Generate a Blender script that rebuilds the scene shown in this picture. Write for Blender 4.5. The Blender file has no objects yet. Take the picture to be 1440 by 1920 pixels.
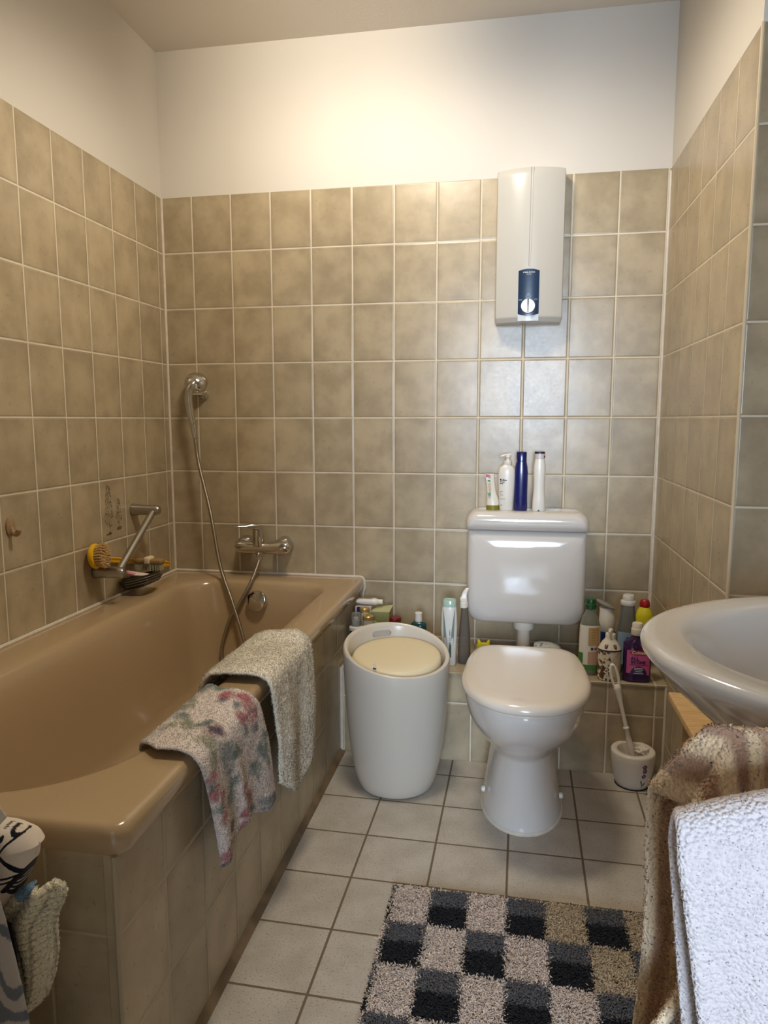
import bpy, bmesh, math, random
import numpy as np
from mathutils import Vector, Matrix, noise as mnoise

random.seed(7)
RNG = np.random.default_rng(11)
SC = bpy.context.scene
COL = SC.collection
PI = math.pi
sin, cos = math.sin, math.cos

# ------------------------------------------------------------------ colour and materials
def lin(c):
    return tuple(((v / 255) / 12.92 if v / 255 <= 0.04045 else ((v / 255 + 0.055) / 1.055) ** 2.4) for v in c)

def rgba(c):
    return (*lin(c), 1.0)

class NT:
    """small node-tree helper"""
    def __init__(s, name):
        s.m = bpy.data.materials.new(name)
        s.m.use_nodes = True
        s.t = s.m.node_tree
        s.b = s.t.nodes['Principled BSDF']
        s.out = s.t.nodes['Material Output']
    def n(s, typ, **kw):
        nd = s.t.nodes.new(typ)
        for k, v in kw.items():
            setattr(nd, k, v)
        return nd
    def l(s, a, b):
        s.t.links.new(a, b)
    def val(s, sock, v):
        if isinstance(v, bpy.types.NodeSocket):
            s.l(v, sock)
        else:
            sock.default_value = v
    def math(s, op, a, b=None, c=None):
        nd = s.n('ShaderNodeMath', operation=op)
        s.val(nd.inputs[0], a)
        if b is not None: s.val(nd.inputs[1], b)
        if c is not None: s.val(nd.inputs[2], c)
        return nd.outputs[0]
    def maprange(s, v, a, b, c, d, interp='SMOOTHSTEP'):
        nd = s.n('ShaderNodeMapRange', interpolation_type=interp)
        s.val(nd.inputs['Value'], v)
        for k, x in zip(('From Min', 'From Max', 'To Min', 'To Max'), (a, b, c, d)):
            nd.inputs[k].default_value = x
        return nd.outputs['Result']
    def mix(s, f, a, b, blend='MIX'):
        nd = s.n('ShaderNodeMix', data_type='RGBA', blend_type=blend)
        s.val(nd.inputs['Factor'], f)
        s.val(nd.inputs['A'], a); s.val(nd.inputs['B'], b)
        return nd.outputs['Result']
    def noise(s, vec, scale, detail=2.0, rough=0.5):
        nd = s.n('ShaderNodeTexNoise')
        if vec is not None: s.l(vec, nd.inputs['Vector'])
        nd.inputs['Scale'].default_value = scale
        nd.inputs['Detail'].default_value = detail
        nd.inputs['Roughness'].default_value = rough
        return nd.outputs['Fac']
    def bump(s, h, strength=0.3, dist=0.001, normal=None):
        nd = s.n('ShaderNodeBump')
        nd.inputs['Strength'].default_value = strength
        nd.inputs['Distance'].default_value = dist
        s.l(h, nd.inputs['Height'])
        if normal is not None: s.l(normal, nd.inputs['Normal'])
        return nd.outputs['Normal']

MATS = {}
def mat(name, c, rough=0.5, metal=0.0, spec=0.5, coat=0.0, sheen=0.0, noise_bump=None, vary=None, sss=0.0):
    if name in MATS: return MATS[name]
    k = NT(name)
    b = k.b
    b.inputs['Base Color'].default_value = rgba(c)
    b.inputs['Roughness'].default_value = rough
    b.inputs['Metallic'].default_value = metal
    b.inputs['Specular IOR Level'].default_value = spec
    b.inputs['Coat Weight'].default_value = coat
    b.inputs['Coat Roughness'].default_value = 0.06
    b.inputs['Sheen Weight'].default_value = sheen
    tc = k.n('ShaderNodeTexCoord').outputs['Object']
    if vary:
        sc, amt = vary
        f = k.maprange(k.noise(tc, sc, 3), 0.3, 0.7, 1 - amt, 1 + amt)
        k.l(k.mix(1.0, rgba(c), k.n('ShaderNodeCombineColor').outputs[0], 'MULTIPLY'), b.inputs['Base Color'])
        cc = [n for n in k.t.nodes if n.bl_idname == 'ShaderNodeCombineColor'][0]
        for i in range(3): k.l(f, cc.inputs[i])
    if noise_bump:
        sc, st, ds = noise_bump
        k.l(k.bump(k.noise(tc, sc, 3), st, ds), b.inputs['Normal'])
    MATS[name] = k.m
    return k.m

def clear_mat(name, c, alpha=0.25, rough=0.05):
    """thin clear plastic: mostly see-through, tinted, with a shiny skin"""
    if name in MATS: return MATS[name]
    k = NT(name)
    k.b.inputs['Base Color'].default_value = rgba(c)
    k.b.inputs['Roughness'].default_value = rough
    tr = k.n('ShaderNodeBsdfTransparent')
    tr.inputs[0].default_value = (*[0.35 + 0.65 * v for v in lin(c)], 1)
    mx = k.n('ShaderNodeMixShader')
    fr = k.n('ShaderNodeFresnel'); fr.inputs['IOR'].default_value = 1.45
    f = k.math('ADD', k.math('MULTIPLY', fr.outputs[0], 0.9), alpha)
    k.l(f, mx.inputs[0]); k.l(tr.outputs[0], mx.inputs[1]); k.l(k.b.outputs[0], mx.inputs[2])
    k.l(mx.outputs[0], k.out.inputs['Surface'])
    MATS[name] = k.m
    return k.m

def vcol_mat(name, rough=0.9, sheen=0.3, bump=None, spec=0.2):
    """colour from the pattern woven or printed into the cloth (attribute Col)"""
    if name in MATS: return MATS[name]
    k = NT(name)
    at = k.n('ShaderNodeVertexColor', layer_name='Col')
    k.l(at.outputs['Color'], k.b.inputs['Base Color'])
    k.b.inputs['Roughness'].default_value = rough
    k.b.inputs['Sheen Weight'].default_value = sheen
    k.b.inputs['Specular IOR Level'].default_value = spec
    if bump:
        sc, st, ds = bump
        tc = k.n('ShaderNodeTexCoord').outputs['Object']
        k.l(k.bump(k.noise(tc, sc, 2), st, ds), k.b.inputs['Normal'])
    MATS[name] = k.m
    return k.m

TILE_TOP = 1.946
def tile_mat(name, ua, va, u0, v0, pu, pv, grout=0.0042, paint_above=None, dark=(160, 144, 116), light=(188, 171, 140),
             gcol=(222, 211, 190), rough=0.25):
    k = NT(name)
    geo = k.n('ShaderNodeNewGeometry').outputs['Position']
    sep = k.n('ShaderNodeSeparateXYZ'); k.l(geo, sep.inputs[0])
    ax = {'x': sep.outputs[0], 'y': sep.outputs[1], 'z': sep.outputs[2]}
    ds, fl = [], []
    for a, o, p in ((ua, u0, pu), (va, v0, pv)):
        t = k.math('DIVIDE', k.math('SUBTRACT', ax[a], o), p)
        f = k.math('FRACT', t)
        fl.append(k.math('FLOOR', t))
        ds.append(k.math('MULTIPLY', k.math('MINIMUM', f, k.math('SUBTRACT', 1.0, f)), p))
    d = k.math('MINIMUM', ds[0], ds[1])
    cmb = k.n('ShaderNodeCombineXYZ'); k.l(fl[0], cmb.inputs[0]); k.l(fl[1], cmb.inputs[1])
    wn = k.n('ShaderNodeTexWhiteNoise', noise_dimensions='3D'); k.l(cmb.outputs[0], wn.inputs['Vector'])
    off = k.n('ShaderNodeVectorMath', operation='MULTIPLY_ADD')
    k.l(wn.outputs['Color'], off.inputs[0]); off.inputs[1].default_value = (6, 6, 6); k.l(geo, off.inputs[2])
    cl = k.noise(off.outputs[0], 11.0, 3.0, 0.55)
    fine = k.noise(off.outputs[0], 90.0, 2.0)
    fac = k.math('ADD', k.maprange(cl, 0.25, 0.75, 0.0, 0.85), k.math('MULTIPLY', fine, 0.15))
    col = k.mix(fac, rgba(dark), rgba(light))
    # darker glaze towards the edge of a tile, on one side more than the other
    edge = k.math('ADD', d, k.math('MULTIPLY', cl, 0.03))
    col = k.mix(k.maprange(edge, 0.008, 0.042, 0.20, 0.0), col, rgba(tuple(v * 0.72 for v in dark)))
    tone = k.maprange(wn.outputs['Value'], 0, 1, 0.93, 1.05, 'LINEAR')
    vm = k.n('ShaderNodeVectorMath', operation='SCALE'); k.l(col, vm.inputs[0]); k.l(tone, vm.inputs['Scale'])
    gm = k.maprange(d, grout * 0.5 - 0.0006, grout * 0.5 + 0.0008, 1.0, 0.0)
    gvar = k.noise(geo, 14.0, 2.0)
    gc = k.mix(k.maprange(gvar, 0.35, 0.75, 0.0, 0.35), rgba(gcol), rgba(tuple(v * 0.8 for v in gcol)))
    col = k.mix(gm, vm.outputs[0], gc)
    rr = k.math('ADD', k.math('MULTIPLY', gm, 0.6), k.math('ADD', rough, k.math('MULTIPLY', fine, 0.08)))
    h = k.maprange(d, grout * 0.3, 0.007, 0.0, 1.0)
    h2 = k.noise(off.outputs[0], 16.0, 1.0)
    nrm = k.bump(h2, 0.14, 0.004)
    nrm = k.bump(fine, 0.10, 0.0006, nrm)
    nrm = k.bump(h, 0.7, 0.0012, nrm)
    if paint_above is not None:
        pm = k.math('GREATER_THAN', ax['z'], TILE_TOP)
        pn = k.noise(geo, 160.0, 3.0)
        col = k.mix(pm, col, rgba(paint_above))
        rr = k.math('ADD', k.math('MULTIPLY', rr, k.math('SUBTRACT', 1.0, pm)), k.math('MULTIPLY', pm, 0.85))
        pb = k.bump(pn, 0.12, 0.001)
        mv = k.n('ShaderNodeMix', data_type='VECTOR')
        k.l(pm, mv.inputs['Factor']); k.l(nrm, mv.inputs[4]); k.l(pb, mv.inputs[5])
        nrm = mv.outputs[1]
    k.l(col, k.b.inputs['Base Color']); k.l(rr, k.b.inputs['Roughness']); k.l(nrm, k.b.inputs['Normal'])
    return k.m

def floor_mat():
    k = NT('floor_tile')
    geo = k.n('ShaderNodeNewGeometry').outputs['Position']
    mp = k.n('ShaderNodeMapping', vector_type='TEXTURE')
    mp.inputs['Location'].default_value = (0.8219, -0.4239, 0)
    mp.inputs['Rotation'].default_value = (0, 0, -0.0106)
    k.l(geo, mp.inputs['Vector'])
    sep = k.n('ShaderNodeSeparateXYZ'); k.l(mp.outputs[0], sep.inputs[0])
    ds = []
    for o, p in ((sep.outputs[0], 0.1907), (sep.outputs[1], 0.1856)):
        t = k.math('DIVIDE', o, p); f = k.math('FRACT', t)
        ds.append(k.math('MULTIPLY', k.math('MINIMUM', f, k.math('SUBTRACT', 1.0, f)), p))
    d = k.math('MINIMUM', ds[0], ds[1])
    spk = k.noise(geo, 280.0, 2.0, 0.55)
    cloud = k.noise(geo, 12.0, 3.0)
    col = k.mix(k.maprange(cloud, 0.3, 0.7, 0, 1), rgba((194, 185, 171)), rgba((179, 169, 154)))
    col = k.mix(k.maprange(spk, 0.58, 0.68, 0.0, 0.75), col, rgba((112, 100, 84)))
    g = k.maprange(d, 0.0022, 0.0034, 1.0, 0.0)
    col = k.mix(g, col, rgba((112, 96, 74)))
    k.l(col, k.b.inputs['Base Color'])
    k.l(k.math('ADD', k.math('MULTIPLY', g, 0.4), 0.42), k.b.inputs['Roughness'])
    n1 = k.bump(k.maprange(d, 0.001, 0.005, 0, 1), 0.6, 0.001)
    k.l(k.bump(spk, 0.15, 0.0005, n1), k.b.inputs['Normal'])
    return k.m

def wood_mat():
    k = NT('pale_wood')
    tc = k.n('ShaderNodeTexCoord').outputs['Object']
    mp = k.n('ShaderNodeMapping'); mp.inputs['Scale'].default_value = (3, 30, 3); mp.inputs['Rotation'].default_value = (0, 0, 0.25)
    k.l(tc, mp.inputs['Vector'])
    f = k.noise(mp.outputs[0], 4.0, 4.0, 0.6)
    k.l(k.mix(k.maprange(f, 0.3, 0.7, 0, 1), rgba((218, 184, 132)), rgba((192, 152, 98))), k.b.inputs['Base Color'])
    k.b.inputs['Roughness'].default_value = 0.45
    return k.m

# ------------------------------------------------------------------ object helpers
def setp(o, label=None, cat=None, group=None, kind=None):
    if label: o['label'] = label
    if cat: o['category'] = cat
    if group: o['group'] = group
    if kind: o['kind'] = kind
    return o

def thing(name, loc, label, cat, group=None):
    o = bpy.data.objects.new(name, None)
    o.empty_display_size = 0.05
    o.location = loc
    COL.objects.link(o)
    return setp(o, label, cat, group)

def wloc(p):
    v = Vector((0, 0, 0))
    while p is not None:
        v += Vector(p.location); p = p.parent
    return v

def link(name, me, m, parent=None, smooth=True, sharp=38, label=None, kind=None):
    """mesh is built in world coordinates, the object sits at its parent's origin"""
    o = bpy.data.objects.new(name, me)
    if m is not None and len(me.materials) == 0: me.materials.append(m)
    if smooth:
        me.polygons.foreach_set('use_smooth', [True] * len(me.polygons))
        me.set_sharp_from_angle(angle=math.radians(sharp))
    if parent is not None:
        me.transform(Matrix.Translation(-wloc(parent)))
        o.parent = parent
    COL.objects.link(o)
    if label: o['label'] = label
    if kind: o['kind'] = kind
    return o

def pymesh(name, V, F):
    me = bpy.data.meshes.new(name)
    me.from_pydata([tuple(v) for v in V], [], [tuple(f) for f in F])
    me.update()
    return me

def fixn(me):
    bm = bmesh.new(); bm.from_mesh(me)
    bmesh.ops.recalc_face_normals(bm, faces=bm.faces)
    bm.to_mesh(me); bm.free(); me.update()
    return me

class MB:
    """collects shapes into one mesh"""
    def __init__(s): s.V = []; s.F = []
    def add(s, V, F):
        o = len(s.V)
        s.V += [tuple(v) for v in V]
        s.F += [tuple(i + o for i in f) for f in F]
        return s
    def box(s, x0, x1, y0, y1, z0, z1):
        return s.add([(x0, y0, z0), (x1, y0, z0), (x1, y1, z0), (x0, y1, z0), (x0, y0, z1), (x1, y0, z1), (x1, y1, z1), (x0, y1, z1)],
                     [(0, 3, 2, 1), (4, 5, 6, 7), (0, 1, 5, 4), (1, 2, 6, 5), (2, 3, 7, 6), (3, 0, 4, 7)])
    def loft(s, rings, cap0=True, cap1=True, closed=True):
        n = len(rings[0]); V = [p for r in rings for p in r]; F = []
        for i in range(len(rings) - 1):
            for j in range(n if closed else n - 1):
                k = (j + 1) % n
                F.append((i * n + j, i * n + k, (i + 1) * n + k, (i + 1) * n + j))
        if cap0: F.append(tuple(reversed(range(n))))
        if cap1: F.append(tuple((len(rings) - 1) * n + j for j in range(n)))
        return s.add(V, F)
    def tube(s, pts, rad, n=12, cap=True):
        pts = [Vector(p) for p in pts]
        rings = []; up = None
        for i, p in enumerate(pts):
            t = (pts[min(i + 1, len(pts) - 1)] - pts[max(i - 1, 0)]).normalized()
            if up is None:
                a = Vector((0, 0, 1)) if abs(t.z) < 0.9 else Vector((1, 0, 0))
                up = (a - t * a.dot(t)).normalized()
            else:
                up = (up - t * up.dot(t)).normalized()
            w = t.cross(up); r = rad[i] if hasattr(rad, '__len__') else rad
            rings.append([p + (up * cos(2 * PI * j / n) + w * sin(2 * PI * j / n)) * r for j in range(n)])
        return s.loft(rings, cap, cap)
    def lathe(s, prof, o=(0, 0, 0), axis=(0, 0, 1), n=32, cap0=True, cap1=True):
        ax = Vector(axis).normalized()
        a = Vector((1, 0, 0)) if abs(ax.x) < 0.9 else Vector((0, 1, 0))
        u = (a - ax * a.dot(ax)).normalized(); w = ax.cross(u); o = Vector(o)
        return s.loft([[o + ax * z + (u * cos(2 * PI * j / n) + w * sin(2 * PI * j / n)) * r for j in range(n)] for r, z in prof], cap0, cap1)
    def mesh(s, name='m', fix=True):
        me = pymesh(name, s.V, s.F)
        return fixn(me) if fix else me
    def put(s, name, m, parent=None, **kw):
        return link(name, s.mesh(name), m, parent, **kw)

def rbox(x0, x1, y0, y1, z0, z1, bev=0.004, seg=3):
    bm = bmesh.new()
    bmesh.ops.create_cube(bm, size=1)
    for v in bm.verts:
        v.co = Vector((x0 + (x1 - x0) * (v.co.x + .5), y0 + (y1 - y0) * (v.co.y + .5), z0 + (z1 - z0) * (v.co.z + .5)))
    if bev > 0:
        bmesh.ops.bevel(bm, geom=list(bm.edges), offset=bev, segments=seg, profile=0.5, affect='EDGES')
    me = bpy.data.meshes.new('b'); bm.to_mesh(me); bm.free()
    return me

def sring(cx, cy, z, rx, ry, n=2.0, N=48, rot=0.0, nb=None):
    """superellipse ring in the horizontal plane; nb = exponent of the far (+y) half"""
    P = []
    for j in range(N):
        a = 2 * PI * j / N
        e = n if (nb is None or sin(a) < 0) else nb
        c, q = cos(a), sin(a)
        x = rx * math.copysign(abs(c) ** (2 / e), c); y = ry * math.copysign(abs(q) ** (2 / e), q)
        P.append(Vector((cx + x * cos(rot) - y * sin(rot), cy + x * sin(rot) + y * cos(rot), z)))
    return P

def rrect(x0, x1, y0, y1, radii, N=10):
    """rounded rectangle outline; radii for corners (x0,y0) (x1,y0) (x1,y1) (x0,y1)"""
    P = []
    cs = [(x0, y0, 180), (x1, y0, 270), (x1, y1, 0), (x0, y1, 90)]
    for (cx, cy, a0), r in zip(cs, radii):
        ox = cx + (r if cx == x0 else -r); oy = cy + (r if cy == y0 else -r)
        for i in range(N + 1):
            a = math.radians(a0 + 90 * i / N)
            P.append((ox + r * cos(a), oy + r * sin(a)))
    return P

def smooth_path(pts, n=8):
    pts = [Vector(p) for p in pts]; out = []
    P = [pts[0] * 2 - pts[1]] + pts + [pts[-1] * 2 - pts[-2]]
    for i in range(1, len(P) - 2):
        for j in range(n):
            t = j / n
            a, b, c, d = P[i - 1], P[i], P[i + 1], P[i + 2]
            out.append(0.5 * ((2 * b) + (c - a) * t + (2 * a - 5 * b + 4 * c - d) * t * t + (3 * b - a - 3 * c + d) * t ** 3))
    out.append(pts[-1])
    return out

def text_mesh(body, size, fn, align='CENTER', bold=0.0, extrude=0.0):
    """fn maps flat letter coordinates (x, y) -> world point"""
    cu = bpy.data.curves.new('t', 'FONT'); cu.body = body; cu.size = size; cu.align_x = align; cu.align_y = 'CENTER'
    cu.offset = bold; cu.resolution_u = 3
    ob = bpy.data.objects.new('t', cu); COL.objects.link(ob)
    dg = bpy.context.evaluated_depsgraph_get()
    me = bpy.data.meshes.new_from_object(ob.evaluated_get(dg))
    bpy.data.objects.remove(ob); bpy.data.curves.remove(cu)
    me.materials.clear()
    for v in me.vertices: v.co = fn(v.co.x, v.co.y)
    return me

def bars(fn, rows):
    """rows of unreadable small print: (x0, x1, z, height)"""
    mb = MB()
    for a, b, z, h in rows:
        n = max(1, int((b - a) / .004)); V = []
        for i in range(n + 1):
            x = a + (b - a) * i / n
            V += [fn(x, z - h / 2), fn(x, z + h / 2)]
        mb.add(V, [(2 * i, 2 * i + 2, 2 * i + 3, 2 * i + 1) for i in range(n)])
    return pymesh('bars', mb.V, mb.F)

def apply_boolean(o, cutter_me):
    c = bpy.data.objects.new('cut', cutter_me); COL.objects.link(c)
    c.location = o.matrix_world.translation if o.parent is None else wloc(o.parent)
    cutter_me.transform(Matrix.Translation(-Vector(c.location)))
    md = o.modifiers.new('b', 'BOOLEAN'); md.object = c; md.operation = 'DIFFERENCE'; md.solver = 'EXACT'
    bpy.context.view_layer.update()
    dg = bpy.context.evaluated_depsgraph_get()
    me = bpy.data.meshes.new_from_object(o.evaluated_get(dg))
    o.modifiers.clear(); o.data = me
    bpy.data.objects.remove(c)
    me.polygons.foreach_set('use_smooth', [True] * len(me.polygons))
    me.set_sharp_from_angle(angle=math.radians(38))

# ------------------------------------------------------------------ common materials
M = {}
M['ceramic'] = mat('white_ceramic', (216, 210, 202), 0.10, coat=0.5)
M['basin_ceramic'] = mat('grey_white_ceramic', (198, 190, 179), 0.12, coat=0.4)
M['plastic_white'] = mat('white_plastic', (232, 226, 214), 0.28)
M['seat_plastic'] = mat('seat_plastic', (222, 212, 198), 0.16, coat=0.3)
M['tub'] = mat('beige_enamel', (178, 153, 118), 0.16, coat=0.35)
M['chrome'] = mat('chrome', (205, 203, 198), 0.13, metal=1.0)
M['satin'] = mat('satin_metal', (176, 172, 164), 0.32, metal=1.0)
M['hose'] = mat('hose_metal', (170, 162, 148), 0.28, metal=1.0)
M['dark_metal'] = mat('dark_metal', (92, 86, 78), 0.4, metal=0.8)
M['silicone'] = mat('white_silicone', (216, 206, 190), 0.45, vary=(30, 0.06))
M['joint'] = mat('brown_joint', (118, 98, 72), 0.6, vary=(20, 0.25))
M['black'] = mat('black_rubber', (22, 21, 22), 0.6)
M['cream_pl'] = mat('cream_cushion', (226, 212, 176), 0.55, noise_bump=(700, 0.1, 0.0005))
M['navy'] = mat('navy_plastic', (16, 24, 92), 0.22, coat=0.2)
M['navy_dk'] = mat('dark_navy', (14, 18, 52), 0.3)
M['panel'] = mat('panel_blue', (32, 52, 78), 0.2)
M['heater'] = mat('heater_white', (196, 192, 182), 0.25, coat=0.15)
M['wood'] = wood_mat()
M['paper'] = mat('white_paper', (222, 216, 204), 0.8)
M['ink'] = mat('black_ink', (30, 30, 36), 0.5)
M['red'] = mat('red_plastic', (168, 22, 28), 0.3)
M['maroon'] = mat('dark_red_plastic', (120, 20, 24), 0.35)
M['yellow'] = mat('yellow_plastic', (236, 186, 24), 0.3)
M['lemon'] = mat('lemon_plastic', (232, 220, 40), 0.35)
M['olive'] = mat('olive_cap', (128, 120, 34), 0.35)
M['green_cap'] = mat('green_cap', (20, 74, 34), 0.3)
M['green'] = mat('leaf_green', (64, 122, 52), 0.4)
M['teal'] = mat('teal_bottle', (16, 74, 78), 0.2)
M['pink'] = mat('pink_plastic', (216, 130, 142), 0.35)
M['gold'] = mat('gold_lid', (196, 160, 96), 0.3, metal=0.6)
M['bristle'] = mat('pale_bristle', (212, 178, 122), 0.8)
M['clear'] = clear_mat('clear_plastic', (200, 198, 190), 0.16)
M['glass_blue'] = clear_mat('blue_clear', (176, 184, 188), 0.2)
M['glass_green'] = clear_mat('green_clear', (206, 208, 192), 0.2)

# ------------------------------------------------------------------ room
XL, XR, XF, YR, YB, CEIL = -0.12, 1.68, 1.92, -0.874, -2.98, 2.452
YH = -5.40      # far wall of the unseen hall added behind the bathroom doorway
PAINT = (212, 206, 196)
Vz = 1.95
t_back = tile_mat('tile_back', 'x', 'z', 0.0, Vz, 0.152, 0.2032, paint_above=PAINT)
t_left = tile_mat('tile_left', 'y', 'z', -0.0402, Vz, 0.152, 0.2032, paint_above=PAINT)
t_right = tile_mat('tile_right', 'y', 'z', -0.1117, Vz, 0.152, 0.2032, grout=0.0032, paint_above=PAINT)
t_ret = tile_mat('tile_return', 'x', 'z', XR, Vz, 0.152, 0.2032, paint_above=PAINT)

def struct(name, mb, m, label=None, **kw):
    o = mb.put(name, m, smooth=False)
    o['kind'] = 'structure'
    return o

W = 0.12
w_back = struct('wall_back', MB().box(XL - W, XR + W, 0, W, -0.02, CEIL), t_back)
w_left = struct('wall_left', MB().box(XL - W, XL, YB, 0, -0.02, CEIL), t_left)
struct('wall_right', MB().box(XR, XR + W, YR + .03, 0, -0.02, CEIL), t_right)
wrr = struct('wall_right_return', MB().box(XR, XF + W, YR, YR + .03, -0.02, CEIL), t_ret)
wrr.data.materials.append(t_right)
for pl in wrr.data.polygons:
    if pl.normal.x < -.5: pl.material_index = 1
struct('wall_right_front', MB().box(XF, XF + W, YB, YR - .0005, -0.02, CEIL), t_right)
struct('floor', MB().box(XL - W, 2.60, YH - W, W, -0.06, 0), floor_mat())
cm = mat('ceiling_paint', (226, 219, 208), 0.9, noise_bump=(120, 0.3, 0.002))
struct('ceiling', MB().box(XL - W, 2.60, YH - W, W, CEIL, CEIL + 0.06), cm)
# wall behind the camera; unseen doorway and hall added to confine the window daylight
wp_ = mat('wall_paint', PAINT, 0.85)
DX0, DX1, DZ = 0.97, 1.57, 2.04
struct('wall_rear', MB().box(XL - W, DX0, YB - W, YB, -0.02, CEIL).box(DX1, XF + W, YB - W, YB, -0.02, CEIL).box(DX0, DX1, YB - W, YB, DZ, CEIL), wp_)
jm = mat('door_frame', (196, 186, 168), .4)
struct('door_unseen_1', MB().box(DX0, DX0 + .02, YB - W - .012, YB + .012, 0, DZ).box(DX1 - .02, DX1, YB - W - .012, YB + .012, 0, DZ).box(DX0 + .02, DX1 - .02, YB - W - .012, YB + .012, DZ - .02, DZ), jm)
struct('wall_unseen_hall_left', MB().box(0.10, 0.22, YH, YB - W, -.02, CEIL), wp_)
struct('wall_unseen_hall_right', MB().box(2.45, 2.57, YH, YB - W, -.02, CEIL), wp_)
struct('wall_unseen_hall_front', MB().box(XF + W, 2.45, YB - W, YB, -.02, CEIL), wp_)
WX0, WX1, WZ0, WZ1 = 0.92, 1.74, 0.86, 2.16
struct('wall_unseen_hall_far', MB().box(0.10, WX0, YH - W, YH, -.02, CEIL).box(WX1, 2.57, YH - W, YH, -.02, CEIL).box(WX0, WX1, YH - W, YH, -.02, WZ0).box(WX0, WX1, YH - W, YH, WZ1, CEIL), wp_)
wf = MB()
fw = 0.05; y0, y1 = YH - 0.09, YH - 0.03
wf.box(WX0, WX0 + fw, y0, y1, WZ0, WZ1).box(WX1 - fw, WX1, y0, y1, WZ0, WZ1)
wf.box(WX0 + fw, WX1 - fw, y0, y1, WZ0, WZ0 + fw).box(WX0 + fw, WX1 - fw, y0, y1, WZ1 - fw, WZ1)
wf.box((WX0 + WX1) / 2 - .02, (WX0 + WX1) / 2 + .02, y0, y1, WZ0 + fw, WZ1 - fw)
wf.box(WX0 + fw, WX1 - fw, y0 + .01, y1 - .01, 1.66, 1.69)
win = struct('window_1', wf, M['plastic_white'])
MB().box(WX0 + fw, WX1 - fw, YH - 0.064, YH - 0.060, WZ0 + fw, WZ1 - fw).put('pane', clear_mat('window_glass', (235, 238, 240), 0.02), win, smooth=False)

# tiled ledge along the foot of the back wall
LY, LZ = -0.32, 0.300
t_ledge = tile_mat('tile_ledge', 'x', 'z', 1.071, 0.2, 0.1436, 0.2032)
struct('wall_ledge', MB().box(0.632, XR, LY, 0.0, 0, LZ - 0.001), t_ledge)
t_top = tile_mat('tile_ledge_top', 'x', 'y', 1.071, LY, 0.1436, 0.33)
struct('trim_1', MB().box(0.632, XR, LY - 0.004, 0.0, LZ - 0.001, LZ + 0.004), t_top)
# corner sealant lines
struct('trim_2', MB().tube([(XL + .002, -.002, 0.5), (XL + .002, -.002, TILE_TOP)], 0.0052, 8), M['silicone'])
struct('trim_3', MB().tube([(XR - .002, -.002, LZ), (XR - .002, -.002, TILE_TOP - .01)], 0.0062, 8), M['silicone'])
struct('trim_4', MB().tube([(XR + .000, YR - .0005, 0.5), (XR + .000, YR - .0005, TILE_TOP)], 0.0042, 8), mat('edge_bead', (202, 186, 156), 0.4))
struct('trim_5', MB().tube([(XR - .002, LY - .002, 0.0), (XR - .002, LY - .002, LZ)], 0.005, 8), M['silicone'])
struct('trim_6', MB().tube([(0.634, LY - .002, 0.0), (0.634, LY - .002, LZ)], 0.006, 8), M['silicone'])

# printed decor on one tile of the left wall: two sprays of little leaves
pr = MB()
rg = random.Random(3)
def fleck(y, z, l, w, a):
    x = XL + 0.0006
    c, s_ = cos(a), sin(a)
    pr.add([(x, y - l * c, z - l * s_), (x, y + w * s_, z - w * c), (x, y + l * c, z + l * s_), (x, y - w * s_, z + w * c)], [(0, 1, 2, 3)])
for cy, z0, z1, wd, nn in ((-0.450, 0.775, 0.917, 0.036, 260), (-0.390, 0.785, 0.868, 0.026, 110)):
    for i in range(nn):
        f = rg.random() ** 0.8
        z = z0 + (z1 - z0) * f
        hw = wd * (1.0 - f * 0.75) * (0.35 + 0.65 * min(1, f * 4))
        fleck(cy + rg.uniform(-hw, hw), z, rg.uniform(.0016, .0034), rg.uniform(.0006, .0012), rg.uniform(.7, 1.9))
    for i in range(10):
        fleck(cy + rg.uniform(-.003, .003), z0 - 0.022 + i * .004, .003, .0008, PI / 2)
    for i in range(14):
        fleck(cy + rg.uniform(-.016, .016), z0 - 0.018 + rg.uniform(-.004, .004), .005, .0011, rg.uniform(-.3, .3))
pr.put('tile_print', mat('brown_print', (84, 68, 48), 0.3), w_left, smooth=False, label='brown leafy print on a tile')

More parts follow.
